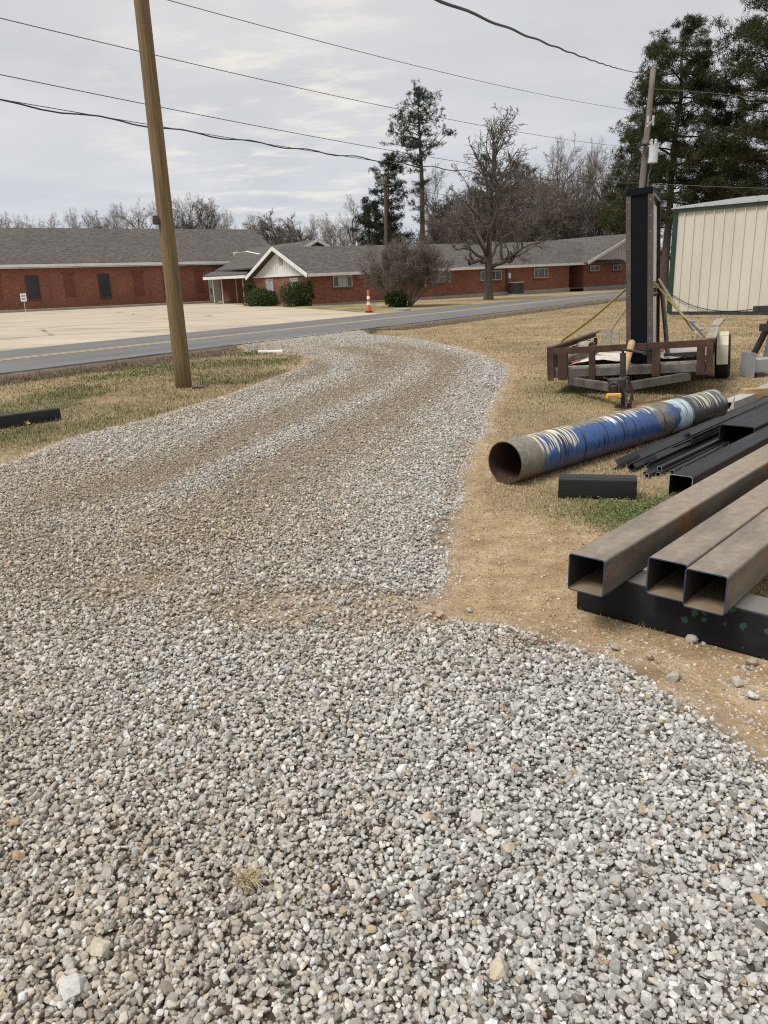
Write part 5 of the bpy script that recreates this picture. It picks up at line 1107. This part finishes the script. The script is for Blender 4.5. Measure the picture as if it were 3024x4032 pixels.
def strap(p0, p1, w, mat, label, hook=True, buckle=None):
    p0, p1 = Vector(p0), Vector(p1); t = thing('ratchet_strap', label, 'strap', p0, 0, 'tie-down straps on the trailer'); d = p1-p0
    mb = MB(); n_ = 10; prev = None
    for k in range(n_):
        a, b = d*(k/n_), d*((k+1)/n_); sag = lambda u: Vector((0, 0, -.03*math.sin(PI*u)))
        mb.bar(a+sag(k/n_), b+sag((k+1)/n_), w, .008, roll=.5+.5*k/n_)
    mb.build('webbing', mat, t)
    mb = MB(); e = d*.97; mb.tube([e, d, d+Vector((.0, .0, -.05))], .014, 7); mb.build('hook', M['chrome'], t)
    if buckle:
        q_ = d*buckle; dn = d.normalized(); mb = MB(); mb.bar(q_-dn*.10, q_+dn*.10, .055, .03, roll=.5); mb.tube([q_+dn*.06+Vector((-.04, 0, .02)), q_+dn*.06+Vector((.04, 0, .02))], .017, 8); mb.tube([q_-dn*.08+Vector((-.035, 0, .02)), q_-dn*.08+Vector((.035, 0, .02))], .015, 8); mb.build('ratchet', M['chrome'], t)
    return t
zs = SH*.46
strap(swld(-SW/2, .25, zs), tw(-HW+.02, .75, ZT+.05), .032, M['strap'], 'yellow strap from the left side of the sign to the left rail', buckle=None)
strap(swld(-SW/2, .55, zs*.80), tw(-HW+.35, 1.0, .45), .030, M['strap_pale'], 'pale strap running lower left from the sign to the deck')
strap(swld(SW/2, .25, zs*1.03), tw(HW-.12, .55, ZT+.04), .032, M['strap'], 'yellow strap from the right side of the sign to the right rail', buckle=.86)
strap(swld(SW/2, .9, zs*1.08), tw(HW-.20, .85, ZT+.03), .034, M['strap_pale'], 'pale knotted strap behind the yellow one on the right', buckle=.80)
p0 = YY(2605, 1128, tw(.45, 1.3, 0).y); p1 = tw(.42, .9, .42)
mb = MB(); mb.tube([p1, p0], .03, 10); o = mb.build('steel_prop', M['trailer_steel']); tag(o, 'slanting steel tube standing on the deck just right of the sign cabinet', 'prop')

# ------------------------------------------------------------------ vegetation
def branch_verts(acc, pts, rads, n):
    P = np.array(pts, float); m = len(P); T = np.gradient(P, axis=0); T /= np.linalg.norm(T, axis=1, keepdims=True)+1e-9
    up = np.array([0, 0, 1.0]) if abs(T[0, 2]) < .9 else np.array([1.0, 0, 0])
    S = np.cross(T, up); S /= np.linalg.norm(S, axis=1, keepdims=True)+1e-9; B = np.cross(T, S)
    a = np.arange(n)*2*PI/n; ring = S[:, None]*np.cos(a)[None, :, None]+B[:, None]*np.sin(a)[None, :, None]
    V = (P[:, None]+ring*np.array(rads)[:, None, None]).reshape(-1, 3); o = acc['n']
    i = np.arange(m-1)[:, None]*n; k = np.arange(n)[None]; k2 = (k+1) % n
    Fq = np.stack([i+k, i+k2, i+k2+n, i+k+n], -1).reshape(-1, 4)+o
    acc['v'].append(V); acc['f'].append(Fq); acc['n'] += len(V)
def grow(acc, rr, p, d, L, r, lv, cfg):
    ns = cfg['seg'][lv]; pts = [p]; rads = [r]; d = d.normalized(); q = p; tipr = max(r*cfg['taper'], cfg['rmin'])
    for k in range(ns):
        d = (d+Vector((rr.gauss(0, 1), rr.gauss(0, 1), rr.gauss(0, 1)))*cfg['wig'][lv]+Vector((0, 0, cfg['trop'][lv]))).normalized()
        q = q+d*(L/ns); pts.append(q); rads.append(r+(tipr-r)*(k+1)/ns)
    branch_verts(acc, [tuple(v) for v in pts], rads, cfg['sides'][lv])
    if lv+1 < len(cfg['seg']):
        kids(acc, rr, pts, rads, L, lv, cfg)
def kids(acc, rr, pts, rads, L, lv, cfg, n=None):
    n = n or cfg['kids'][lv]; n = max(1, int(n*rr.uniform(.8, 1.2)))
    for j in range(n):
        f = cfg['from'][lv]+(1-cfg['from'][lv])*(j+rr.random())/n; x = f*(len(pts)-1); i = min(int(x), len(pts)-2); t = x-i
        b = pts[i].lerp(pts[i+1], t); r0 = rads[i]*(1-t)+rads[i+1]*t; ax = (pts[i+1]-pts[i]).normalized()
        perp = ax.cross(Vector((rr.gauss(0, 1), rr.gauss(0, 1), rr.gauss(0, 1)))).normalized(); an = R(rr.uniform(*cfg['ang'][lv]))
        d = ax*math.cos(an)+perp*math.sin(an)
        grow(acc, rr, b, d, L*rr.uniform(*cfg['len'][lv])*(1.15-.55*f), max(min(r0*.75, rads[0]*cfg['rk'][lv]), cfg['rmin']), lv+1, cfg)
def finish(acc, name, mat, parent):
    return fastmesh(name, np.concatenate(acc['v']), np.concatenate(acc['f']), mat, parent, nper=4)
CFG = dict(seg=[7, 6, 5, 4, 3], sides=[8, 6, 4, 3, 3], wig=[.06, .16, .2, .22, .22], trop=[.03, .05, .04, .03, .02], kids=[12, 8, 7, 6], ang=[(25, 60), (25, 60), (25, 60), (25, 65)],
           len=[(.38, .62), (.4, .65), (.4, .65), (.4, .75)], rk=[.42, .45, .5, .6], taper=.35, rmin=.011)
CFG['from'] = [.28, .2, .15, .1]
def bare_tree(seed, H, r, name, label, mat_b, mat_t, cfg=CFG, lean=0):
    rr = random.Random(seed); t = thing(name, label, 'tree', (0, 0, 0), 0)
    tr = {'v': [], 'f': [], 'n': 0}; cr = {'v': [], 'f': [], 'n': 0}
    pts = []; rads = []; p = Vector((0, 0, -.3)); d = Vector((lean, 0, 1)).normalized(); n = 9
    for k in range(n+1):
        pts.append(p.copy()); rads.append(r*(1-.82*k/n)*(1.35 if k == 0 else 1)); d = (d+Vector((rr.gauss(0, .07), rr.gauss(0, .07), .05))).normalized(); p = p+d*(H*.80/n)
    branch_verts(tr, [tuple(v) for v in pts], rads, 10); finish(tr, 'trunk', mat_b, t)
    kids(cr, rr, pts, rads, H*.80, 0, cfg); finish(cr, 'crown', mat_t, t); return t
def put(t, px, ytop, d, H, label, first, scale_w=1.0, rot=0):
    """stand a copy of tree t where the photo has one: base on the ground at distance d, crown top at the measured height"""
    b = YY(px, 1100, d); top = YY(px, ytop, d).z; s = top/H
    o = t if first else copy_tree(t)
    o.location = (b.x, b.y, 0); o.scale = (s*scale_w, s*scale_w, s); o.rotation_euler.z = rot; o['label'] = label; return o
BG = dict(CFG); BG.update(kids=[15, 8, 6, 5], rk=[.5, .5, .5, .6], rmin=.009, ang=[(20, 50), (20, 50), (20, 50), (20, 55)], len=[(.38, .6), (.42, .68), (.42, .7), (.45, .8)], trop=[.03, .07, .06, .05, .03])
ptree = [bare_tree(100+k, 15.0, .26, 'bare_tree', 'x', M['bark_oak'], M[('twig_pale', 'bark_oak', 'twig_pale', 'twig_brown')[k]], BG) for k in range(4)]
BU = dict(CFG); BU.update(kids=[20, 9, 7, 5], ang=[(15, 45), (20, 50), (20, 55), (25, 60)], rmin=.011); BU['from'] = [.05, .1, .1, .1]
pbush = bare_tree(200, 9.0, .16, 'bare_tree', 'x', M['bark'], M['twig_brown'], BU)
used = set()
def putk(k, px, yt, d, lab, w=1.0, grp='bare winter trees beyond the buildings'):
    t = ptree[k] if k < 4 else pbush; H = 15.2 if k < 4 else 8.6
    o = put(t, px, yt, d, H, lab, k not in used, w, random.uniform(0, 6)); used.add(k); o['group'] = grp; return o
random.seed(8)
LB = [(0, 62, 838, 118, 'small pale bare tree at the far left above the hall roof', .75), (3, 185, 845, 125, 'low bare tree second from the left above the hall roof', .8), (0, 300, 822, 118, 'bare tree third from the left above the hall roof', .8), (1, 372, 818, 114, 'bare tree fourth from the left above the hall roof', .8),
      (2, 438, 838, 122, 'bare tree fifth from the left above the hall roof', .8), (3, 560, 788, 112, 'wide bare tree just left of the wooden pole above the roof', .95), (1, 745, 752, 106, 'large dark bare tree just right of the wooden pole', 1.05), (2, 850, 785, 114, 'bare tree right of the large dark one above the roof', .85), (0, 925, 832, 120, 'low bare tree above the right part of the hall roof', .8),
      (3, 1000, 838, 125, 'low bare tree near the right end of the hall roof', .85), (4, 1130, 848, 104, 'dense rounded brown bare tree right of the hall roof', 1.25), (4, 1205, 862, 110, 'lower dense brown bare tree behind the small white gable', 1.1), (0, 1300, 842, 122, 'pale bare tree in the gap left of the dark pines', .8), (2, 1385, 770, 118, 'tall pale bare tree just left of the short pine', .75), (3, 1345, 860, 126, 'low pale bare tree in the gap left of the pines', .9),
      (1, 1745, 640, 104, 'dark bare tree between the tall pine and the oak', .72), (2, 1830, 700, 100, 'brown bare tree close behind the left side of the oak', .85), (0, 2060, 590, 112, 'pale bare tree behind the right side of the oak', .75), (3, 2180, 530, 108, 'tallest pale bare tree right of the oak', .8), (0, 2275, 560, 112, 'pale bare tree halfway between the oak and the sign', .75), (1, 2385, 590, 102, 'dark bare tree just left of the sign cabinet', .8), (2, 2445, 545, 112, 'bare tree partly behind the sign cabinet', .7), (3, 2120, 690, 98, 'lower pale bare tree right of the oak trunk', .9), (1, 2300, 700, 96, 'lower dark bare tree left of the sign', .85)]
for k, px, yt, d, lab, w in LB: putk(k, px, yt, d, lab, w)
LB2 = [(2, 20, 850, 126, 'faint pale tree rising over the roof at the photo edge', .7), (0, 130, 852, 122, 'low pale tree between the first and second trees over the hall roof', .75), (2, 255, 835, 120, 'slim tree just left of the third tree over the hall roof', .75), (0, 505, 812, 118, 'pale tree halfway between the fifth tree and the wooden pole', .85), (3, 690, 780, 110, 'bare tree touching the right edge of the wooden pole', .9),
       (1, 805, 768, 108, 'second dark tree right of the wooden pole', .9), (2, 1060, 852, 122, 'low pale tree just past the end of the hall ridge', .8), (0, 1255, 850, 120, 'pale twiggy tree over the small white gable', .8)]
for k, px, yt, d, lab, w in LB2: putk(k, px, yt, d, lab, w)
TH = [(1470, 880, 94, 'brushy brown thicket tree behind the roof left of the tall pine'), (1570, 850, 96, 'brushy thicket tree behind the roof below the short pine'), (1700, 830, 95, 'brushy thicket tree right of the tall pine trunk'), (1790, 800, 97, 'brushy thicket tree behind the left limbs of the oak'), (1880, 820, 95, 'brushy thicket tree behind the oak trunk'), (1990, 790, 98, 'brushy thicket tree just right of the oak trunk'),
      (2080, 810, 95, 'brushy thicket tree third to the right of the oak trunk'), (2170, 780, 98, 'brushy thicket tree midway from the oak to the sign'), (2260, 800, 96, 'brushy thicket tree above the end of the long roof'), (2350, 770, 98, 'brushy thicket tree second to the left of the sign'), (2430, 800, 97, 'brushy thicket tree beside the sign cabinet'), (2030, 700, 110, 'taller brushy tree behind the oak crown'), (2230, 690, 112, 'taller brushy tree between the oak and the sign'), (1740, 760, 108, 'taller brushy tree right of the tall pine'), (2500, 780, 100, 'brushy thicket tree hidden partly by the sign top')]
for px, yt, d, lab in TH: putk(4, px, yt, d, lab, 1.15, 'brushy thicket behind the low brick building')

# the big bare oak on the far verge
ob = G(1924, 1180); oak = thing('bare_oak', 'big bare tree with wide low limbs on the lawn before the low brick building', 'tree', (ob.x, ob.y, 0))
rr = random.Random(5); oy = ob.y
def op(px, py, dy=0.0): p = YY(px, py, oy+dy); return Vector((p.x-ob.x, p.y-ob.y, p.z))
tr = {'v': [], 'f': [], 'n': 0}; cr = {'v': [], 'f': [], 'n': 0}
branch_verts(tr, [op(1922, 1192), op(1924, 1165), op(1923, 1110), op(1924, 1060), op(1922, 1020), op(1926, 985)], [.46, .32, .26, .26, .26, .15], 14); finish(tr, 'trunk', M['bark_oak'], oak)
limbs = [([(1914, 1030, 0), (1889, 1026, -.6), (1868, 1030, -1), (1848, 1040, -1.3)], .15, .10), ([(1910, 1022, 0), (1878, 1006, -.2), (1852, 985, -.5), (1820, 975, -.8), (1790, 985, -1)], .12, .035),
         ([(1924, 1010, 0), (1932, 930, .1), (1936, 800, .2), (1940, 650, .1), (1943, 525, 0)], .20, .03), ([(1916, 1015, 0), (1904, 965, .5), (1886, 925, 1), (1868, 880, 1.6), (1850, 800, 2), (1845, 730, 2.2)], .14, .03),
         ([(1936, 1050, 0), (1968, 1036, -.8), (1994, 1025, -1.4), (2022, 1006, -2), (2058, 976, -2.6), (2100, 957, -3), (2150, 950, -3.4)], .16, .035), ([(1994, 1025, -1.4), (2015, 1030, -2.1), (2022, 1012, -2.6)], .14, .09),
         ([(1928, 1025, 0), (1946, 987, 1), (1962, 960, 1.8), (1984, 880, 2.5), (2010, 770, 3)], .13, .03), ([(1978, 1028, -.9), (1974, 985, -1), (1971, 920, -1), (1985, 850, -1.3)], .11, .03), ([(1920, 1000, 0), (1925, 930, -1.4), (1950, 850, -2.4), (1970, 740, -3)], .16, .04), ([(1918, 1005, 0), (1895, 960, -1.5), (1860, 900, -2.8), (1815, 850, -3.5)], .13, .04)]
OC = dict(CFG); OC.update(seg=[7, 5, 4, 4, 3], wig=[.06, .2, .24, .26, .26], rmin=.0115, kids=[12, 5, 4, 4], rk=[.46, .52, .55, .6], len=[(.30, .5), (.38, .62), (.42, .7), (.4, .75)], trop=[.03, .10, .07, .04, .02])
OC['from'] = [.25, .15, .1, .1]
OL = dict(OC); OL['ang'] = [(35, 68)]+OC['ang'][1:]; OL['len'] = [(.30, .46)]+OC['len'][1:]
for q_, r0, r1 in limbs:
    ctrl = [op(*c) for c in q_]; pts = []
    for i in range(len(ctrl)-1):
        for t in (0, .5): pts.append(ctrl[i].lerp(ctrl[i+1], t)+Vector((rr.gauss(0, .03), rr.gauss(0, .05), rr.gauss(0, .03))))
    pts.append(ctrl[-1]); rads = [r0+(r1-r0)*i/(len(pts)-1) for i in range(len(pts))]
    branch_verts(cr, [tuple(v) for v in pts], rads, 8); L_ = sum((pts[i+1]-pts[i]).length for i in range(len(pts)-1))
    kids(cr, rr, pts, rads, 9.0 if L_ > 7 else L_*1.25, 0, OL if L_ > 7 else OC, n=21 if L_ > 7 else (6 if L_ > 3.5 else 3))
finish(cr, 'crown', M['bark_oak'], oak)

# crape myrtle, bare, many stems
cb_ = G(1600, 1207); cm = thing('bare_crape_myrtle', 'wide bare shrub of many upright brown stems at the roadside', 'shrub', (cb_.x, cb_.y, 0))
rr = random.Random(9); ac1 = {'v': [], 'f': [], 'n': 0}; ac2 = {'v': [], 'f': [], 'n': 0}
CM = dict(seg=[6, 5, 4, 3], sides=[6, 4, 3, 3], wig=[.07, .12, .14, .16], trop=[.02, .07, .06, .05], kids=[11, 8, 6], ang=[(16, 40), (18, 45), (20, 50)], len=[(.35, .55), (.45, .7), (.5, .8)], rk=[.45, .5, .6], taper=.4, rmin=.0075)
CM['from'] = [.35, .2, .1]
for k in range(26):
    a = 2*PI*k/26*3+rr.uniform(-.2, .2); lean = (.10+.95*(k/25))*rr.uniform(.8, 1.2); d = Vector((math.cos(a)*lean, math.sin(a)*lean, 1)).normalized(); L_ = rr.uniform(2.7, 3.4)*(1-.10*lean)
    pts = []; q_ = Vector((math.cos(a)*.22, math.sin(a)*.22, -.1)); r0 = rr.uniform(.03, .055)
    for i in range(8): pts.append(q_); d = (d+Vector((rr.gauss(0, .07), rr.gauss(0, .07), .02))).normalized(); q_ = q_+d*(L_/7)
    rads = [r0*(1-.7*i/7) for i in range(8)]; branch_verts(ac1, [tuple(v) for v in pts], rads, 7); kids(ac2, rr, pts, rads, L_, 0, CM)
finish(ac1, 'stem', M['bark_grey'], cm); finish(ac2, 'crown', M['twig_brown'], cm)

# leafy shrubs
def leaves(name, centers, n, size, ca, cb, parent, seed, squash=1.0):
    g_ = np.random.default_rng(seed); cs_ = np.array([c[:3] for c in centers]); rs = np.array([c[3] for c in centers]); w = rs**2; pick = g_.choice(len(rs), n, p=w/w.sum())
    u = g_.normal(size=(n, 3)); u /= np.linalg.norm(u, axis=1, keepdims=True); rad = rs[pick]*(.55+.5*g_.random(n)**.6)
    pos = cs_[pick]+u*rad[:, None]*np.array([1, 1, squash]); pos = np.where(pos[:, 2:3] < .02, pos*[1, 1, 0]+[0, 0, .03], pos)
    d = u*.6+g_.normal(size=(n, 3))*.6+[0, 0, .25]; d /= np.linalg.norm(d, axis=1, keepdims=True); s = np.cross(d, g_.normal(size=(n, 3))); s /= np.linalg.norm(s, axis=1, keepdims=True)
    ln = size*g_.uniform(.7, 1.3, n)[:, None]; V = np.stack([pos, pos+d*ln*.5+s*ln*.28, pos+d*ln, pos+d*ln*.5-s*ln*.28], 1).reshape(-1, 3)
    cc = np.asarray(ca)[None]*(1-g_.random((n, 1)))+0; t = g_.random((n, 1)); cc = np.asarray(ca)[None]*(1-t)+np.asarray(cb)[None]*t; cl = g_.uniform(.75, 1.2, len(rs))[pick][:, None]
    return fastmesh(name, V, np.arange(4*n).reshape(-1, 4), M['leaf'], parent, cols=np.repeat(np.clip(cc*cl, 0, 1), 4, 0), nper=4)
def shrub(name, px, py, w, h, label, seed, n=5200, dp=0.0, tall=False):
    b = YY(px, py, dp) if dp > 30 else G(px, py); b.z = 0; dp = 0 if dp > 30 else dp; t = thing(name, label, 'bush', (b.x, b.y+dp, 0)); rr = random.Random(seed); cs_ = []
    for k in range(26):
        a = rr.uniform(0, 2*PI); q_ = rr.uniform(.1, 1)**.5; rz_ = rr.uniform(.12, .95); shape = (1-.45*rz_**2) if not tall else (1-.75*rz_)
        cs_.append((math.cos(a)*q_*w*.40*shape, math.sin(a)*q_*w*.36*shape, h*rz_*.86, w*rr.uniform(.14, .22)))
    leaves('foliage', cs_, n, .11, (.020, .036, .010), (.085, .115, .032), t, seed)
    mb = MB()
    for k in range(7): a = k*.9; mb.tube([(.05*math.cos(a), .05*math.sin(a), 0), (w*.25*math.cos(a), w*.25*math.sin(a), h*.6)], [.05, .02], 5)
    mb.build('stem', M['bark'], t); return t
shrub('green_bush', 1032, 1200, 2.7, 1.05, 'wide clipped green bush left of the gas meter', 21, 6500, 61)
shrub('green_bush', 997, 1192, 1.5, 1.9, 'taller dark bush rising behind the wide clipped one', 24, 3800, 62.8)
shrub('green_bush', 1172, 1208, 2.7, 1.55, 'large green bush at the corner of the white gable wall', 22, 6800, 57.6)
shrub('green_bush', 1224, 1206, .6, 2.0, 'narrow climbing shrub on the brick corner above the large bush', 27, 2200, 56.3, True)
shrub('green_bush', 1562, 1208, 1.5, .95, 'dark green bush at the foot of the bare crape myrtle', 23, 3600, -.4)

# pines
def needles(pts3, tuft, ln, wd, ca, cb, parent, seed, name='needles'):
    g_ = np.random.default_rng(seed); C0 = np.repeat(np.array(pts3), tuft, 0); n = len(C0)
    u = g_.normal(size=(n, 3))+[0, 0, .35]; u /= np.linalg.norm(u, axis=1, keepdims=True); s = np.cross(u, g_.normal(size=(n, 3))); s /= np.linalg.norm(s, axis=1, keepdims=True)
    L_ = ln*g_.uniform(.6, 1.15, n)[:, None]; V = np.stack([C0+u*L_*.15-s*wd*.5, C0+u*L_*.15+s*wd*.5, C0+u*L_], 1).reshape(-1, 3)
    t = np.repeat(g_.random(len(pts3)), tuft)[:, None]*.7+g_.random((n, 1))*.3; cc = np.asarray(ca)[None]*(1-t)+np.asarray(cb)[None]*t
    return fastmesh(name, V, np.arange(3*n).reshape(-1, 3), M['leaf'], parent, cols=np.repeat(cc, 3, 0))
def pine(name, label, base, trunk, r0, limbs_, seed, tuft=11, ln=.34, wd=.05, clump=22, cr_=.55, ca=(.016, .026, .010), cb=(.062, .080, .026), group=None):
    """trunk: local points; limbs_: (start point, end point, clump radius)"""
    t = thing(name, label, 'tree', base, 0, group); rr = random.Random(seed); a1 = {'v': [], 'f': [], 'n': 0}; a2 = {'v': [], 'f': [], 'n': 0}; tufts = []
    n = len(trunk); branch_verts(a1, trunk, [r0*(1.25 if i == 0 else 1)*(1-.86*i/(n-1)) for i in range(n)], 10); finish(a1, 'trunk', M['bark_pine'], t)
    for s, e, rad in limbs_:
        s, e = Vector(s), Vector(e); L_ = (e-s).length; m = s.lerp(e, .5)+Vector((rr.gauss(0, .06), rr.gauss(0, .06), -.08))*L_*.9
        rb = .018+.013*L_; pts = [s, s.lerp(m, .5)+Vector((0, 0, .01*L_)), m, m.lerp(e, .55), e]; branch_verts(a2, [tuple(v) for v in pts], [rb*1.3, rb, rb*.7, rb*.5, rb*.3], 5)
        for k in range(max(2, int(L_*1.6))):
            f = rr.uniform(.45, 1.0); b = m.lerp(e, (f-.5)*2) if f > .5 else s.lerp(m, f*2); c = b+Vector((rr.gauss(0, 1), rr.gauss(0, 1), rr.gauss(.25, .45)))*rad*.9
            branch_verts(a2, [tuple(b), tuple(b.lerp(c, .6)+Vector((0, 0, .05))), tuple(c)], [rb*.5, rb*.35, .012], 4)
            for j in range(int(clump*rr.uniform(.6, 1.3))):
                q_ = Vector((rr.gauss(0, 1), rr.gauss(0, 1), rr.gauss(0, .62)))*rad*.42; tufts.append(tuple(c+q_))
        for j in range(clump): tufts.append(tuple(e+Vector((rr.gauss(0, 1), rr.gauss(0, 1), rr.gauss(.1, .6)))*rad*.42))
    finish(a2, 'limb', M['bark_pine'], t); needles(tufts, tuft, ln, wd, ca, cb, t, seed); return t
def lp(px, py, base, dist, dy=0.0): p = YY(px, py, dist+dy); return (p.x-base[0], p.y-base[1], p.z)
# tall slender pine: limbs as measured in the photo (trunk height, tip x, tip height)
c8 = lambda x, y: (1400+x*.4219, 300+y*.4219)
D1 = 86; tb = YY(1664, 1090, D1); tb = (tb.x, tb.y, 0); rr = random.Random(4)
trunk = [lp(*c8(622, 1900), tb, D1)]; trunk[0] = (trunk[0][0], trunk[0][1], -.3)
trunk += [lp(*c8(x, y), tb, D1) for x, y in ((624, 1400), (622, 1100), (615, 850), (605, 700), (595, 500), (588, 350), (580, 160))]
LM = [(240, 560, 150, .75), (250, 640, 160, .75), (280, 720, 210, .8), (270, 500, 210, .8), (330, 480, 260, .7), (330, 730, 260, .7), (420, 740, 330, .65), (410, 450, 330, .75), (450, 400, 380, .8), (470, 420, 400, .7), (460, 700, 400, .6), (600, 350, 460, .7), (590, 340, 500, .55), (560, 430, 440, .7), (520, 670, 430, .6), (560, 640, 510, .5),
      (660, 345, 630, .6), (640, 400, 610, .65), (660, 460, 600, .6), (640, 510, 620, .5), (720, 860, 520, .5), (740, 790, 530, .6), (720, 720, 610, .6), (760, 690, 680, .6), (790, 680, 720, .5), (850, 440, 760, .5), (840, 500, 770, .65), (860, 350, 730, .45), (820, 560, 780, .55), (880, 560, 880, .4), (1000, 640, 990, .4), (1010, 575, 1010, .45), (1080, 575, 1080, .4), (1220, 510, 1190, .5), (1340, 570, 1330, .45), (200, 600, 140, .6), (350, 650, 350, .55), (380, 540, 370, .6)]
lim = []
for ys, xe, ye, rad in LM:
    xs = 600+ (ys-350)*.03; s = lp(*c8(xs, ys), tb, D1); dy = rr.uniform(-1, 1)*(.6+abs(xe-xs)*.006); e = lp(*c8(xe, ye), tb, D1, dy); lim.append((s, e, rad))
    if rr.random() < .6: e2 = lp(*c8(xs+(xe-xs)*rr.uniform(.2, .6), ye+rr.uniform(10, 50)), tb, D1, -dy*1.2); lim.append((s, e2, rad*.85))
pine('tall_pine', 'tall slender pine with an open crown behind the low brick building', tb, trunk, .30, lim, 31, tuft=10, ln=.33, wd=.05, clump=8, ca=(.014, .022, .012), cb=(.052, .068, .028))
def auto_pine(name, label, px, ytop, D, px_top, prof, nl, seed, r0=.28, rad=(.6, .9), clump=20, z0=.15, group=None, **kw):
    b = YY(px, 1090, D); base = (b.x, b.y, 0); rr = random.Random(seed); T = lp(px_top, ytop, base, D); H = T[2]
    trunk = [(T[0]*f+rr.gauss(0, .1)*(0 < f < 1), T[1]*f, H*f if f > 0 else -.3) for f in (0, .15, .3, .45, .6, .75, .88, 1)]; lim = []
    for k in range(nl):
        f = z0+(1-z0)*(k+rr.random())/nl; a = k*2.4+rr.uniform(-.5, .5); wmax = np.interp(f, [p[0] for p in prof], [p[1] for p in prof]); L_ = wmax*rr.uniform(.55, 1.08)
        s = Vector((T[0]*f, T[1]*f, H*f)); e = s+Vector((math.cos(a)*L_, math.sin(a)*L_, L_*(rr.uniform(-.12, .30)+.25*f))); lim.append((tuple(s), tuple(e), rr.uniform(*rad)*min(1, .55+L_*.18)))
        if L_ > 2.2:
            e2 = s.lerp(e, .62)+Vector((rr.gauss(0, .7), rr.gauss(0, .7), rr.uniform(.0, .7))); lim.append((tuple(s.lerp(e, .4)), tuple(e2), rr.uniform(*rad)*.8))
    return pine(name, label, base, trunk, r0, lim, seed, clump=clump, group=group, **kw)
auto_pine('short_pine', 'short bushy pine just left of the tall slender one', 1532, 625, 88, 1530, [(.1, 2.4), (.4, 2.3), (.7, 2.2), (.9, 1.5), (1, .5)], 46, 41, .22, (.55, .8), 17, .18, ca=(.013, .022, .012), cb=(.048, .064, .028))
auto_pine('short_pine', 'low dark pine foliage at the left of the short pine', 1455, 790, 92, 1455, [(.1, 2.2), (.5, 2.0), (.9, 1.0), (1, .4)], 26, 43, .2, (.6, .8), 17, .2, ca=(.013, .022, .012), cb=(.048, .064, .028))
for px, yt, lab, sd in ((1915, 615, 'grey green pine behind the centre of the oak', 51), (2010, 640, 'grey green pine behind the right part of the oak', 52), (1885, 760, 'lower pine behind the left part of the oak', 53), (2075, 660, 'grey green pine right of the oak crown', 54)):
    auto_pine('background_pine', lab, px, yt, 116, px, [(.2, 1.5), (.55, 3.2), (.8, 2.8), (1, .6)], 26, sd, .26, (.8, 1.1), 14, .35, group='pines behind the bare oak', ca=(.020, .028, .016), cb=(.062, .075, .040))
BIG = dict(ln=.42, wd=.045, tuft=11, ca=(.017, .024, .009), cb=(.078, .086, .030))
auto_pine('big_pine', 'big dense pine right behind the transformer pole', 2612, 100, 66, 2700, [(.18, 3.6), (.3, 4.6), (.45, 4.6), (.6, 4.4), (.75, 3.9), (.88, 2.6), (1, .6)], 56, 61, .36, (.62, .9), 20, .24, **BIG)
auto_pine('big_pine', 'tallest pine cut off by the right edge of the photo', 3040, -150, 62, 3080, [(.2, 5), (.4, 5.6), (.6, 5.2), (.8, 4.2), (1, .8)], 58, 62, .40, (.68, .95), 20, .22, **BIG)
auto_pine('big_pine', 'lower dark pine filling the gap above the metal building', 2870, 560, 78, 2880, [(.1, 5), (.5, 4.6), (.8, 3), (1, .8)], 56, 63, .3, (.8, 1.1), 18, .12, **BIG)
auto_pine('big_pine', 'lower dark pine left of the transformer pole', 2480, 560, 84, 2490, [(.1, 3.4), (.5, 3.3), (.8, 2.2), (1, .6)], 42, 64, .25, (.7, 1.0), 17, .12, **BIG)

# dry grass tuft pulled up on the gravel, and a fallen leaf
q = G(982, 3545); mb = MB(); rr = random.Random(3)
for k in range(70):
    a = rr.uniform(0, 6.28); b = Vector((rr.gauss(0, .014), rr.gauss(0, .011), rr.uniform(0, .012))); L_ = rr.uniform(.02, .05); e = b+Vector((math.cos(a)*L_, math.sin(a)*L_, rr.uniform(.0, .022))); m = b.lerp(e, .5)+Vector((0, 0, .006)); mb.tube([b, m, e], [.0011, .001, .0004], 3, caps=False)
o = mb.build('grass_tuft', M['straw'], loc=(q.x, q.y, hz(q.x, q.y)+.026)); tag(o, 'small dry tuft of pulled grass lying on the near gravel', 'grass tuft')
q = G(116, 1676); mb = MB(); pts = []
for k in range(10): a = 2*PI*k/10; r = .042 if k % 2 == 0 else .017; pts.append((r*math.cos(a), .012*math.sin(a*2), r*math.sin(a)+.035))
mb.prism(pts, (0, .003, 0)); o = mb.build('dry_leaf', M['straw'], loc=(q.x, q.y-.05, hz(q.x, q.y))); tag(o, 'pale dry star shaped leaf against the black beam on the left lawn', 'leaf')
